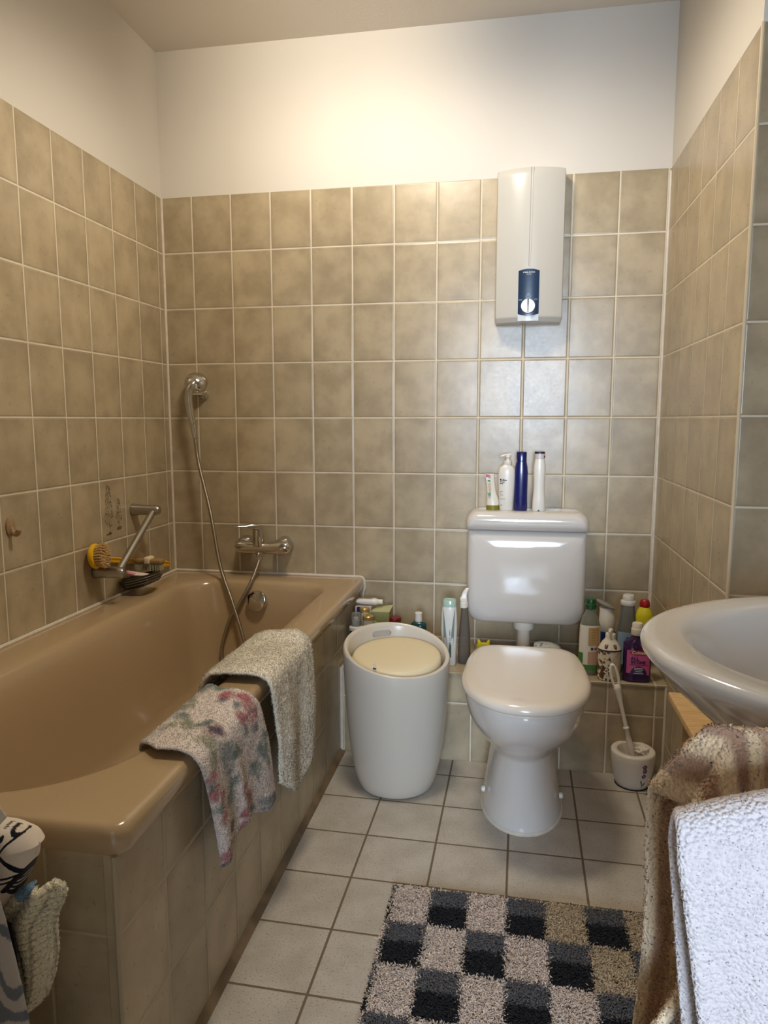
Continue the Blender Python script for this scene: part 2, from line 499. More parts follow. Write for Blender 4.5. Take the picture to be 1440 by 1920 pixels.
# ------------------------------------------------------------------ bathtub
tub = thing('bathtub', (0.26, -0.86, 0), 'beige built-in bathtub with tiled front panel along the left wall', 'bathtub')
bx0, bx1, by0, by1, RZ = XL + 0.002, 0.645, -1.702, -0.002, 0.540
def tloop(x0, x1, y0, y1, rn, rf, z, rnl=None):
    return [Vector((a, b, z)) for a, b in rrect(x0, x1, y0, y1, (rnl if rnl else rn, rn, rf, rf), 14)]
ix0, ix1, iy0, iy1 = 0.008, 0.548, -1.645, -0.122
rings = [tloop(bx0, bx1 - .004, by0 + .004, by1, .026, .012, 0.496),
         tloop(bx0, bx1, by0, by1, .030, .012, 0.500),
         tloop(bx0, bx1, by0, by1, .030, .012, 0.525),
         tloop(bx0, bx1 - .003, by0 + .003, by1, .030, .012, 0.534),
         tloop(bx0, bx1 - .009, by0 + .009, by1, .030, .012, 0.5395),
         tloop(bx0 + .002, bx1 - .018, by0 + .018, by1 - .002, .030, .012, RZ),
         tloop(ix0 - .012, ix1 + .012, iy0 - .012, iy1 + .012, .255, .130, RZ - .001),
         tloop(ix0, ix1, iy0, iy1, .25, .125, RZ - .005),
         tloop(ix0 + .010, ix1 - .009, iy0 + .016, iy1 - .008, .245, .12, RZ - .016),
         tloop(ix0 + .020, ix1 - .017, iy0 + .040, iy1 - .014, .24, .12, RZ - .040),
         tloop(ix0 + .036, ix1 - .033, iy0 + .12, iy1 - .026, .23, .12, RZ - .13),
         tloop(ix0 + .052, ix1 - .050, iy0 + .22, iy1 - .040, .22, .12, RZ - .25),
         tloop(ix0 + .068, ix1 - .066, iy0 + .32, iy1 - .056, .20, .12, RZ - .35),
         tloop(ix0 + .085, ix1 - .083, iy0 + .38, iy1 - .075, .17, .11, RZ - .39),
         tloop(ix0 + .125, ix1 - .123, iy0 + .45, iy1 - .115, .12, .08, RZ - .405),
         tloop(ix0 + .19, ix1 - .18, iy0 + .6, iy1 - .2, .08, .06, RZ - .408)]
mb = MB().loft(rings, False, True)
link('basin', mb.mesh('basin', True), M['tub'], tub, sharp=60)
t_ap = tile_mat('tile_apron', 'y', 'z', -0.210, 0.185, 0.1492, 0.182, grout=0.0034, gcol=(196, 182, 154))
MB().box(0.612, 0.630, -1.700, -0.001, 0, 0.498).put('side_panel', t_ap, tub, smooth=False)
t_ae = tile_mat('tile_apron_end', 'x', 'z', 0.516, 0.185, 0.149, 0.182, gcol=(196, 182, 154))
MB().box(XL + .001, 0.6115, -1.700, -1.682, 0, 0.498).put('end_panel', t_ae, tub, smooth=False)
MB().tube([(0.6285, -1.6985, 0), (0.6285, -1.6985, 0.497)], 0.0045, 8).put('corner_joint', mat('grey_beige_joint', (176, 162, 136), .5), tub)
sl = MB()
sl.tube([(XL + .0062, -1.69, RZ + .002), (XL + .0062, -.006, RZ + .002)], 0.0058, 8)
sl.tube([(XL + .008, -.0062, RZ + .002), (0.625, -.0062, RZ + .002)], 0.0058, 8)
sl.tube(smooth_path([(0.62, -.004, RZ + .003), (0.643, -.004, RZ - .004), (0.648, -.004, .50), (0.640, -.004, .46), (0.636, -.004, .31)], 6), 0.0050, 8)
sl.put('sealant', M['silicone'], tub)
MB().add([(0.630, -1.70, 0.014), (0.646, -1.70, 0), (0.630, -1.70, 0), (0.630, LY, 0.014), (0.646, LY, 0), (0.630, LY, 0)],
         [(0, 1, 4, 3), (0, 2, 1), (3, 4, 5), (0, 3, 5, 2), (1, 2, 5, 4)]).put('base_joint', M['joint'], tub, smooth=False)
# overflow rosette on the inner end wall
ov = MB()
oc = Vector((0.276, -0.151, 0.470)); oax = Vector((-0.05, -1, 0.16))
ov.lathe([(0.036, -0.012), (0.038, -.002), (0.038, .012), (0.0365, .0155), (0.033, .017), (0.0, .018)], oc, oax, 40)
ovo = ov.put('overflow_cover', M['chrome'], tub)
MB().add([oc + Vector((-.0335, -.012, .016)), oc + Vector((-.030, -.0185, .022)), oc + Vector((-.010, -.0185, .034)), oc + Vector((-.012, -.012, .036)),
          oc + Vector((-.033, -.012, -.014)), oc + Vector((-.029, -.0185, -.016))],
         [(0, 1, 2, 3), (0, 4, 5, 1)]).put('shadow_slot', M['black'], ovo, smooth=False)

# ------------------------------------------------------------------ bath mixer
mx = thing('bath_mixer_tap', (0.265, -0.002, 0.658), 'chrome single lever bath mixer tap on the back wall above the tub', 'tap')
for ex in (0.186, 0.338):
    MB().lathe([(0.033, 0.0), (0.034, .012), (0.032, .030), (0.026, .046), (0.017, .055), (0.017, .062)], (ex, -.001, 0.657), (0, -1, 0), 32).put('wall_rosette', M['chrome'], mx)
prof = []
for i in range(25):
    u = i / 24
    x = 0.160 + (0.386 - 0.160) * u
    e = math.sqrt(max(0, 1 - (2 * u - 1) ** 6))
    rz = (0.020 + 0.008 * abs(2 * u - 1)) * e + .0005
    prof.append([Vector((x, -0.075 + (0.022 * e + .0005) * cos(a), 0.657 + rz * sin(a) - .004 * (1 - abs(2 * u - 1)))) for a in [2 * PI * j / 24 for j in range(24)]])
MB().loft(prof).put('tap_body', M['chrome'], mx)
MB().lathe([(0.021, 0), (0.021, .012), (.0205, .030), (.0195, .042), (.0180, .058), (.0175, .064)], (0.258, -.080, 0.665), (0, -.12, 1), 32).put('cartridge_housing', M['chrome'], mx)
lv = MB()
lr = []
for u, w_, h_, z_ in ((0, .021, .012, .732), (.25, .020, .011, .737), (.5, .016, .006, .740), (.75, .014, .0035, .742), (1, .011, .002, .7435)):
    c0 = Vector((0.262 - .078 * u, -.090 - .050 * u, z_))
    d = Vector((.078, .050, 0)).normalized(); q = Vector((-d.y, d.x, 0))
    lr.append([c0 + q * w_ * a + Vector((0, 0, b * h_)) for a, b in ((-1, -.6), (1, -.6), (1, .2), (.7, 1), (-.7, 1), (-1, .2))])
lv.loft(lr)
lv.put('lever', M['chrome'], mx, sharp=50)
MB().lathe([(0.013, 0), (0.014, .004), (0.014, .012), (.0105, .016), (.0105, .030)], (0.262, -.085, 0.640), (0, 0, -1), 24).put('hose_outlet', M['chrome'], mx)

# ------------------------------------------------------------------ hand shower, hose, bracket
br = thing('shower_bracket', (0.020, -0.002, 1.226), 'small chrome wall bracket behind the hand shower on the back wall', 'bracket')
MB().lathe([(0.020, 0), (0.021, .006), (.017, .012), (.012, .030)], (0.024, -.001, 1.226), (0, -1, 0), 24).put('wall_plate', M['chrome'], br)
MB().loft([[Vector((x, y, z)) for x, y, z in ((.036, -.012, 1.245), (.036, -.012, 1.212), (.036, -.034, 1.222), (.036, -.034, 1.240))],
           [Vector((x, y, z)) for x, y, z in ((.008, -.040, 1.240), (.008, -.040, 1.222), (.008, -.060, 1.222), (.008, -.060, 1.238))],
           [Vector((x, y, z)) for x, y, z in ((-.014, -.048, 1.236), (-.014, -.048, 1.222), (-.014, -.062, 1.222), (-.014, -.062, 1.234))]]).put('holder_clip', M['chrome'], br, sharp=30)
sh = thing('hand_shower', (0.010, -0.075, 1.10), 'chrome hand shower with metal hose hanging above the tub', 'shower')
hax = Vector((-0.30, 0.80, -0.42)).normalized()
MB().lathe([(0.0, -.019), (0.012, -.0175), (0.025, -.012), (.035, -.004), (.0415, .004), (.0425, .009), (.0415, .013), (.038, .015), (.0, .0155)], (0.016, -0.048, 1.272), hax, 40).put('shower_head', M['chrome'], sh)
hp = smooth_path([(0.018, -0.056, 1.272), (0.009, -0.066, 1.258), (0.000, -0.072, 1.236), (-0.003, -0.074, 1.205), (0.000, -0.072, 1.165), (0.006, -0.069, 1.125), (0.008, -0.068, 1.108)], 6)
rr_ = [(0.0105 + 0.0045 * sin(PI * i / (len(hp) - 1))) for i in range(len(hp))]
MB().tube(hp, rr_, 20).put('handle', M['chrome'], sh)
MB().lathe([(.0115, 0), (.0125, .004), (.0115, .02), (.0085, .040), (.008, .048)], (0.008, -0.068, 1.110), (.12, 0, -1), 20).put('hose_nut', M['chrome'], sh)
hose = smooth_path([(0.014, -.068, 1.064), (0.028, -.072, 0.965), (0.080, -.10, 0.789), (0.126, -.13, 0.592), (0.187, -.165, 0.455), (0.234, -.19, 0.335), (0.262, -.205, 0.235),
                    (0.245, -.215, 0.165), (0.200, -.215, 0.150), (0.165, -.20, 0.205), (0.146, -.185, 0.285), (0.174, -.175, 0.395), (0.217, -.16, 0.470), (0.250, -.135, 0.542), (0.262, -.095, 0.600), (0.262, -.087, 0.612)], 40)
# resample evenly and give it its rings
L = [0]
for a, b in zip(hose, hose[1:]): L.append(L[-1] + (b - a).length)
pts, rads = [], []
nr = int(L[-1] / 0.0016); k_ = 0
for i in range(nr + 1):
    d = L[-1] * i / nr
    while k_ < len(L) - 2 and L[k_ + 1] < d: k_ += 1
    f = (d - L[k_]) / max(1e-9, L[k_ + 1] - L[k_])
    pts.append(hose[k_].lerp(hose[k_ + 1], f)); rads.append(0.0072 if i % 3 else 0.0060)
MB().tube(pts, rads, 12).put('hose', M['hose'], sh, sharp=80)

# ------------------------------------------------------------------ grab bar, hook
gb = thing('grab_bar', (-0.118, -0.42, 0.73), 'slanted satin steel grab bar on the left wall above the tub', 'grab bar')
A, B = Vector((-.040, -.300, .818)), Vector((-.040, -.546, .648))
for p in (A, B):
    MB().lathe([(0.0205, 0), (.0215, .004), (.0205, .012), (.0185, .030), (.0180, .080), (.0175, .092), (.013, .100), (0, .102)], (XL + .001, p.y - (.0 if p is A else .0), p.z), (1, 0.02, 0), 28).put('wall_mount', M['satin'], gb)
d = (B - A).normalized()
MB().tube([A + d * .010, A + d * .02, B - d * .02, B - d * .010], [.0105, .0115, .0115, .0125], 20).put('bar', M['satin'], gb)
hk = thing('wall_hook', (-0.118, -0.921, 0.848), 'small oval beige stick-on hook on the left wall', 'hook')
def yzring(cy, cz, ry, rz, x, n=24):
    return [Vector((x, cy + ry * cos(2 * PI * i / n), cz + rz * sin(2 * PI * i / n))) for i in range(n)]
hm = mat('beige_hook', (160, 132, 100), 0.3)
MB().loft([yzring(-.921, .850, .016, .026, XL), yzring(-.921, .850, .016, .026, XL + .004), yzring(-.921, .850, .012, .022, XL + .007)]).put('hook_plate', hm, hk)
MB().tube(smooth_path([(XL + .004, -.921, .846), (XL + .010, -.922, .834), (XL + .020, -.922, .830), (XL + .026, -.921, .837), (XL + .027, -.921, .842)], 5), [.007] * 21, 14).put('hook_nose', hm, hk)

# ------------------------------------------------------------------ yellow bath brush
bb = thing('bath_brush', (-0.09, -0.575, 0.69), 'yellow long handled bath brush with pale bristles leaning behind the grab bar', 'brush')
bc = Vector((-0.098, -0.578, 0.705))
bax = Vector((1.0, 0.18, 0.10)).normalized()
MB().lathe([(0.030, -.010), (.0375, -.005), (.040, .002), (.0395, .008), (.036, .010), (0, .010)], bc, bax, 36).put('brush_head', M['yellow'], bb)
hb = []
hd0, hd1 = Vector((-0.106, -0.545, 0.690)), Vector((-0.109, -0.065, 0.577))
for i in range(13):
    u = i / 12
    p = hd0.lerp(hd1, u)
    w_ = .0085 + .004 * u; t_ = .0045
    if i == 12: w_ *= .5
    up = Vector((0, .25, 1)).normalized()
    hb.append([p + up * w_ * a + Vector((t_ * b, 0, 0)) for a, b in ((-1, -1), (-1, 1), (-.6, 1.4), (-.55, .5), (.55, .5), (.6, 1.4), (1, 1), (1, -1))])
MB().loft(hb).put('brush_handle', M['yellow'], bb, sharp=50)
bs = MB()
u_ = Vector((0, 1, 0)); u_ = (u_ - bax * u_.dot(bax)).normalized(); w_ = bax.cross(u_)
rg = random.Random(5)
for ring_r, cnt in ((0, 1), (.008, 6), (.016, 12), (.024, 18), (.031, 26)):
    for q in range(cnt):
        a = 2 * PI * q / cnt + ring_r * 40
        for s_ in range(6):
            r1 = ring_r + rg.uniform(-.0025, .0025); a1 = a + rg.uniform(-.06, .06)
            p0 = bc + u_ * r1 * cos(a1) + w_ * r1 * sin(a1) + bax * .009
            sp = 1.18 + rg.uniform(-.06, .10)
            ln = rg.uniform(.026, .034) * (1 - .25 * (ring_r > .03) * rg.random())
            p1 = bc + u_ * (r1 * sp * cos(a1)) + w_ * (r1 * sp * sin(a1)) + bax * (.009 + ln)
            bs.tube([p0, p0.lerp(p1, .6), p1], [.0012, .0014, .0013], 5)
bs.put('bristles', M['bristle'], bb, smooth=False)

# ------------------------------------------------------------------ soap dish and what lies in it
sd = thing('soap_dish', (-0.060, -0.385, 0.575), 'dark grey slatted soap dish on the left wall above the tub rim', 'soap dish')
dc = Vector((-0.058, -0.375, 0))
def dish(rx, ry, z): return [Vector((p.x, p.y, z - .016 * (p.x - dc.x) / .062 * -1)) for p in sring(dc.x, dc.y, z, rx, ry, 2.6, 40)]
MB().loft([dish(.040, .040, .566), dish(.052, .052, .570), dish(.061, .060, .590), dish(.063, .062, .602), dish(.060, .059, .603), dish(.057, .056, .592), dish(.048, .048, .576), dish(.03, .03, .5735)]).put('dish', M['dark_metal'], sd, sharp=60)
rb = MB()
for i in range(13):
    y = -.425 + i * .0085
    rb.tube([(-.058 - .02, y - .003, .560), (-.02, y, .566 + .010), (.0045 - abs(i - 6) * .0012, y, .602)], .0016, 6)
for z_, f in ((.577, .94), (.586, .99), (.594, 1.01)):
    rp = dish(.062 * f, .061 * f, z_)
    rb.tube(rp[-12:] + rp[:13], .0014, 6)
rb.put('slats', mat('grey_slat', (128, 122, 112), 0.35, metal=.6), sd, sharp=60)
rz_ = MB()
for i in range(8):
    u = i / 7
pk = thing('pink_bath_accessory', (-0.055, -0.405, 0.604), 'pink and white curved plastic piece lying in the soap dish', 'bath accessory')
pf = []
for i in range(15):
    u = i / 14
    e = max(.05, math.sqrt(max(0, 1 - (2 * u - .72) ** 2 / 1.65))) * (1 if u < .75 else 1 - (u - .75) * 2.6)
    c0 = Vector((-.098 + .098 * u, -.425 + .035 * u, .624 - .016 * u - .004 * sin(PI * u)))
    pf.append([c0 + Vector((0, .5 * .030 * e * cos(a), .0075 * e * sin(a))) for a in [2 * PI * j / 16 for j in range(16)]])
MB().loft(pf).put('shell', mat('white_pink_plastic', (226, 206, 196), 0.3), pk)
pf2 = []
for i in range(11):
    u = i / 10
    e = max(.04, sin(PI * (u * .92 + .06)))
    c0 = Vector((-.090 + .050 * u, -.4262 + .019 * u, .6215 - .008 * u))
    pf2.append([c0 + Vector((0, -.0075 * e + .007 * e * cos(a), .005 * e * sin(a))) for a in [2 * PI * j / 12 for j in range(12)]])
MB().loft(pf2).put('pink_inlay', M['pink'], pk)
nb = thing('hand_brush', (-0.05, -0.345, 0.604), 'small wooden scrubbing brush with cream band lying in the soap dish', 'brush')
link('brush_back', rbox(-.092, .010, -.362, -.328, .640, .654, .004), mat('brown_wood', (156, 124, 82), .5), nb)
bmx = MB()
rg = random.Random(9)
for i in range(26):
    for j in range(7):
        x = -.088 + i * .0037; y = -.358 + j * .0045
        bmx.tube([(x, y, .641), (x + rg.uniform(-.002, .002), y + rg.uniform(-.002, .002), .640 - rg.uniform(.022, .028))], .0014, 4)
bmx.put('bristles', mat('grey_bristle', (176, 164, 132), .8), nb, smooth=False)
link('hand_band', rbox(-.052, -.030, -.366, -.324, .637, .6625, .006), mat('cream_band', (226, 206, 170), .7), nb)

# ------------------------------------------------------------------ toilet
to = thing('toilet', (1.235, -0.55, 0), 'white pedestal toilet with closed lid below the cistern', 'toilet')
def tr(z, yf, yb, hw, n=2.1, nb=2.6):
    return sring(1.236, (yf + yb) / 2, z, hw, (yb - yf) / 2, n, 64, 0, nb)
body = [tr(0.003, -.724, -.345, .117), tr(.010, -.724, -.345, .117), tr(.022, -.720, -.345, .115), tr(.06, -.712, -.345, .109), tr(.11, -.704, -.345, .101), tr(.16, -.697, -.345, .094),
        tr(.192, -.694, -.345, .0905), tr(.205, -.698, -.345, .093), tr(.220, -.715, -.345, .101), tr(.240, -.745, -.345, .115), tr(.265, -.785, -.345, .132), tr(.300, -.828, -.345, .149),
        tr(.335, -.858, -.345, .1605), tr(.370, -.876, -.345, .1655), tr(.395, -.882, -.345, .167), tr(.405, -.880, -.345, .166), tr(.408, -.874, -.35, .161)]
MB().loft(body).put('bowl', M['ceramic'], to, sharp=60)
MB().loft([tr(0, -.728, -.343, .1205), tr(.004, -.7285, -.343, .121), tr(.009, -.725, -.344, .118)]).put('base_seal', M['silicone'], to)
def lr_(z, g, yb=-.418):
    P = sring(1.2365, (-.907 + yb) / 2, z, .1735 - g, (.907 + yb) / 2 - g, 2.2, 96, 0, 6.0)
    ym = (-.907 + yb) / 2
    for p in P:                     # the lid narrows towards its hinges
        t = max(0, (p.y - ym + .04) / ((.907 + yb) / 2 + .04))
        p.x = 1.2365 + (p.x - 1.2365) * (1 - .125 * t ** 1.6)
    return P
MB().loft([lr_(.4085, .016), lr_(.4095, .012), lr_(.4165, .012), lr_(.4175, .016)]).put('seat', M['seat_plastic'], to)
MB().loft([lr_(.4176, .009), lr_(.4180, .003), lr_(.421, .0005), lr_(.426, 0), lr_(.433, .0015), lr_(.439, .006), lr_(.443, .014), lr_(.4455, .026), lr_(.447, .045), lr_(.448, .08), lr_(.4485, .13)]).put('lid', M['seat_plastic'], to, sharp=70)
for hx in (1.165, 1.307):
    MB().tube([(hx - .016, -.406, .421), (hx + .016, -.406, .421)], .0095, 16).put('hinge', M['seat_plastic'], to)
for sx in (-1, 1):
    MB().lathe([(.008, 0), (.009, .006), (.007, .010), (0, .0115)], (1.236 + sx * .1055, -.60, .060), (sx, 0, .12), 16).put('bolt_cap', M['plastic_white'], to)

# ------------------------------------------------------------------ cistern
ci = thing('toilet_cistern', (1.240, -0.01, 0.42), 'white low-level cistern on the back wall above the toilet', 'cistern')
def xz(out, y): return [Vector((a, y, b)) for a, b in out]
def panel(x0, x1, z0, z1, radii, ysteps):
    R = []
    for y, g in ysteps:
        H = z1 - z0 - 2 * g
        rt = min(radii[2] + g * .9, H * .80 if radii[0] < .02 else H * .49)
        rb = min(radii[0] + g * .9, H - rt - .0005 if radii[0] < .02 else H * .49)
        rr = [rb, rb, rt, rt]
        R.append(xz(rrect(x0 + g, x1 - g, z0 + g, z1 - g, rr, 8), y))
    return MB().loft(R)
panel(1.041, 1.441, .428, .7535, (.052, .052, .006, .006), [(-.012, .012), (-.014, .004), (-.04, 0), (-.128, 0), (-.142, .004), (-.152, .013), (-.158, .028), (-.1615, .055), (-.1635, .095), (-.1642, .14)]).put('tank', M['ceramic'], ci, sharp=70)
panel(1.036, 1.446, .7545, .820, (.005, .005, .040, .040), [(-.008, .008), (-.010, .003), (-.035, 0), (-.140, 0), (-.156, .004), (-.165, .011), (-.169, .019), (-.1705, .028)]).put('tank_lid', M['ceramic'], ci, sharp=70)
link('flush_button', rbox(1.305, 1.385, -.075, -.040, .8185, .8225, .002), M['ceramic'], ci)
fp = MB()
fp.lathe([(.036, .004), (.036, .0), (.0365, -.024), (.034, -.030), (.027, -.031)], (1.240, -.088, .429), (0, 0, 1), 32)
fpo = fp.put('pipe_nut', M['plastic_white'], ci)
MB().tube(smooth_path([(1.240, -.088, .405), (1.240, -.088, .36), (1.240, -.088, .335), (1.240, -.11, .315), (1.240, -.16, .310), (1.240, -.345, .310)], 6), .0225, 20).put('flush_pipe', M['plastic_white'], ci)

# ------------------------------------------------------------------ laundry bin stool
hx, hy = 0.850, -0.492
bn = thing('laundry_bin', (hx, hy, 0), 'white round laundry bin stool with cream cushion between tub and toilet', 'laundry bin')
def ztop(a):
    s_ = sin(a)                       # +1 is the side at the wall
    return 0.433 + .0355 * cos(a - 2.18) + .004 * max(0, s_) ** 2
N = 96
def bring(r, f, off=0.0, dz=0.0):
    P = []
    for j in range(N):
        a = 2 * PI * j / N
        P.append(Vector((hx + r * cos(a), hy + (r) * sin(a), (ztop(a) + dz) * f + off)))
    return P
rings = [bring(.106, 0, .004), bring(.1135, 0, .004), bring(.1165, .022), bring(.127, .09), bring(.139, .22), bring(.1485, .38), bring(.1555, .56), bring(.1605, .74), bring(.1635, .90), bring(.164, .975),
         bring(.1630, .992), bring(.1595, 1.0), bring(.1545, 1.0), bring(.1505, .995, -.001), bring(.1485, .985, -.004), bring(.146, .975, -.014), bring(.143, .95, -.035), bring(.141, .92, -.05), bring(.08, .90, -.05)]
bo = MB().loft(rings, True, True).put('bin_body', mat('bin_white', (210, 202, 188), .25), bn, sharp=60)
# grip recess in the inside of the raised back
aa = PI / 2 + 0.50
cw = Vector((hx + .150 * cos(aa), hy + .150 * sin(aa), 0.438))
rad_ = Vector((cos(aa), sin(aa), 0.0)); tan_ = Vector((-sin(aa), cos(aa), 0))
def pill(off, L_, h):
    P = []
    for i in range(24):
        a = 2 * PI * i / 24
        P.append(cw + rad_ * off + tan_ * -(math.copysign(L_ - h, cos(a)) + h * cos(a)) + Vector((0, 0, h * sin(a))))
    return P
cut = MB().loft([pill(-.03, .032, .0105), pill(.0035, .032, .0105)]).mesh('cut')
apply_boolean(bo, cut)
MB().loft([pill(.0015, .0305, .0092), pill(.0032, .0305, .0092)]).put('grip_recess', mat('grip_grey', (196, 191, 180), .4), bn)
def cush(r, dz):
    return [Vector((hx + r * cos(2 * PI * j / 64), hy + r * sin(2 * PI * j / 64), 0.4135 + .10 * (r * sin(2 * PI * j / 64)) + dz)) for j in range(64)]
MB().loft([cush(.136, -.045), cush(.1385, -.020), cush(.1375, -.008), cush(.134, -.001), cush(.126, .0035), cush(.10, .0065), cush(.06, .0085), cush(.02, .009)]).put('cushion', M['cream_pl'], bn, sharp=70)
tg = MB().add([(.797, -.616, .4035), (.812, -.621, .4035), (.810, -.611, .4105), (.797, -.606, .411), (.803, -.606, .418), (.799, -.600, .417)], [(0, 1, 2, 3), (3, 2, 4, 5)])
tg.put('care_tag', M['paper'], bn, smooth=False)
MB().add([(.800, -.6155, .4080), (.811, -.6195, .4075), (.8105, -.6150, .4105), (.8005, -.6115, .4108)], [(0, 1, 2, 3)]).put('tag_print', M['ink'], bn, smooth=False)

# ------------------------------------------------------------------ instantaneous water heater
hx0, hx1, hz0, hz1 = 1.118, 1.3405, 1.456, 1.947
wh = thing('water_heater', ((hx0 + hx1) / 2, -0.002, hz0), 'white instantaneous water heater with dark blue control panel on the back wall', 'water heater')
xc = (hx0 + hx1) / 2
def hfront(x): return -0.098 + 0.030 * ((x - xc) / .111) ** 2
def hring(z, g=0.0, gy=0.0):
    P = [Vector((hx0 + g, -.001, z)), Vector((hx0 + g, hfront(hx0) * .5, z)), Vector((hx0 + g, hfront(hx0) + .006 + gy, z))]
    for i in range(25):
        x = hx0 + .003 + g + (hx1 - hx0 - .006 - 2 * g) * i / 24
        P.append(Vector((x, hfront(x) + gy, z)))
    P += [Vector((hx1 - g, hfront(hx1) + .006 + gy, z)), Vector((hx1 - g, hfront(hx1) * .5, z)), Vector((hx1 - g, -.001, z))]
    return P
MB().loft([hring(hz0, .003, .010), hring(hz0 + .012, .0005, .002), hring(hz0 + .015), hring(hz0 + .020), hring(hz0 + .05), hring(hz1 - .08), hring(hz1 - .030), hring(hz1 - .022, 0, .0006), hring(hz1 - .014, .0003, .0020), hring(hz1 - .007, .0008, .0044), hring(hz1, .002, .008)]).put('casing', M['heater'], wh, sharp=35)
sx_ = xc + 0.002
rdg = MB()
for dx, zt, zb in ((-.0035, hz1 - .002, 1.632),):
    rdg.tube([(sx_, hfront(sx_) + .0012, zb), (sx_ + .002, hfront(sx_) + .0012, zt)], .0032, 8)
rdg.put('front_seam', mat('heater_white_seam', (206, 202, 192), .2), wh)
MB().tube([(sx_ - .0045, hfront(sx_) + .0004, 1.634), (sx_ - .0025, hfront(sx_) + .0004, hz1 - .002)], .0012, 6).put('seam_gap', mat('seam_grey', (150, 146, 134), .4), wh)
px0, px1, pz0, pz1 = xc - .035, xc + .033, 1.474, 1.619
def curved(outl, out, th=.0015):
    a = [Vector((x, hfront(x) - out, z)) for x, z in outl]
    b = [Vector((x, hfront(x) - out + th, z)) for x, z in outl]
    return a, b
def flatpiece(outl, out):
    """strip triangulated in vertical slices so that it follows the curved front"""
    mb = MB(); n = len(outl[0])
    top, bot = outl
    V = []; F = []
    for (x, zt), (x2, zb) in zip(top, bot):
        V += [(x, hfront(x) - out, zb), (x, hfront(x) - out, zt), (x, hfront(x) + .002, zb), (x, hfront(x) + .002, zt)]
    m_ = len(top)
    for i in range(m_ - 1):
        a, b = i * 4, i * 4 + 4
        F += [(a, b, b + 1, a + 1), (a, a + 2, b + 2, b), (a + 1, b + 1, b + 3, a + 3)]
    F += [(0, 1, 3, 2), ((m_ - 1) * 4, (m_ - 1) * 4 + 2, (m_ - 1) * 4 + 3, (m_ - 1) * 4 + 1)]
    return mb.add(V, F)
xs = [px0 + (px1 - px0) * i / 16 for i in range(17)]
def arc(i): return 1 - (2 * i / 16 - 1) ** 2
pan = flatpiece(([(x, pz1 + .006 * arc(i)) for i, x in enumerate(xs)], [(x, pz0 + .006 - .006 * arc(i)) for i, x in enumerate(xs)]), .0016).put('control_panel', M['panel'], wh, sharp=30)
flatpiece(([(x, pz0 + .006 - .006 * arc(i)) for i, x in enumerate(xs)], [(x, hz0 + .001) for i, x in enumerate(xs)]), .0008).put('panel_foot', mat('pale_blue_plastic', (214, 220, 226), .12), wh, sharp=30)
kx, kz = xc - .002, 1.504
MB().lathe([(.0225, 0), (.0235, .003), (.0235, .012), (.022, .0145), (0, .0155)], (kx, hfront(kx) - .001, kz), (0, -1, 0), 36).put('temperature_knob', mat('silver_knob', (206, 202, 194), .3, metal=.3), wh)
link('pointer', rbox(kx - .0018, kx + .0018, hfront(kx) - .0175, hfront(kx) - .013, kz - .021, kz + .0222, .0005), M['ink'], wh)
wtxt = mat('white_print', (222, 224, 226), .4)
def htext(body, size, x, z, bold=0.0):
    link('panel_print', text_mesh(body, size, lambda u, v: Vector((x + u, hfront(x + u) - .0022, z + v)), bold=bold), wtxt, pan, smooth=False)
htext('STIEBEL ELTRON', .0052, xc - .001, 1.6135, .00012)
link('panel_print', bars(lambda u, v: Vector((xc - .001 + u, hfront(xc + u) - .0022, v)), [(-.008, .008, 1.6075, .0012)]), wtxt, pan, smooth=False)
ic = MB()
def hline(x0, z0, x1, z1, w_=.0009):
    dx, dz = x1 - x0, z1 - z0; l_ = math.hypot(dx, dz); nx, nz = -dz / l_ * w_ / 2, dx / l_ * w_ / 2
    ic.add([(x0 + nx, hfront(x0) - .0022, z0 + nz), (x1 + nx, hfront(x1) - .0022, z1 + nz), (x1 - nx, hfront(x1) - .0022, z1 - nz), (x0 - nx, hfront(x0) - .0022, z0 - nz)], [(0, 1, 2, 3)])
def tubicon(cx, cz, w_, h_):
    hline(cx - w_, cz + h_, cx + w_, cz + h_); hline(cx - w_ * .8, cz - h_, cx + w_ * .8, cz - h_)
    hline(cx - w_, cz + h_, cx - w_ * .8, cz - h_); hline(cx + w_, cz + h_, cx + w_ * .8, cz - h_)
tubicon(kx, 1.5345, .008, .003); tubicon(kx - .025, 1.525, .005, .0018); tubicon(kx + .025, 1.526, .005, .0018)
for q in range(4): hline(kx - .005 + q * .0025, 1.5405, kx - .002 + q * .0025, 1.546)
ic.put('panel_symbols', mat('symbol_print', (150, 166, 182), .4), pan, smooth=False)

# ------------------------------------------------------------------ bottles
def prof_body(cx, cy, secs, n=2.0, N=40, rot=0.0):
    """secs: (z, rx, ry[, n])"""
    return MB().loft([sring(cx, cy, s[0], s[1], s[2], s[3] if len(s) > 3 else n, N, rot) for s in secs])

def label_band(cx, cy, z0, z1, rx, ry, n, a0, a1, m, parent, name='label', out=.0006, N=24, label=None):
    """label wrapped around the front of a bottle from angle a0 to a1 (degrees, 270 = front); rx, ry may be (bottom, top)"""
    mb = MB(); R = []
    rx = rx if hasattr(rx, '__len__') else (rx, rx); ry = ry if hasattr(ry, '__len__') else (ry, ry)
    for f in (0, .5, 1):
        row = []
        for i in range(N + 1):
            a = math.radians(a0 + (a1 - a0) * i / N)
            c, q = cos(a), sin(a)
            X = rx[0] + (rx[1] - rx[0]) * f + out; Y = ry[0] + (ry[1] - ry[0]) * f + out
            row.append(Vector((cx + X * math.copysign(abs(c) ** (2 / n), c), cy + Y * math.copysign(abs(q) ** (2 / n), q), z0 + (z1 - z0) * f)))
        R.append(row)
    mb.loft(R, False, False, closed=False)
    me = pymesh(name, mb.V, mb.F)
    return link(name, me, m, parent, label=label)

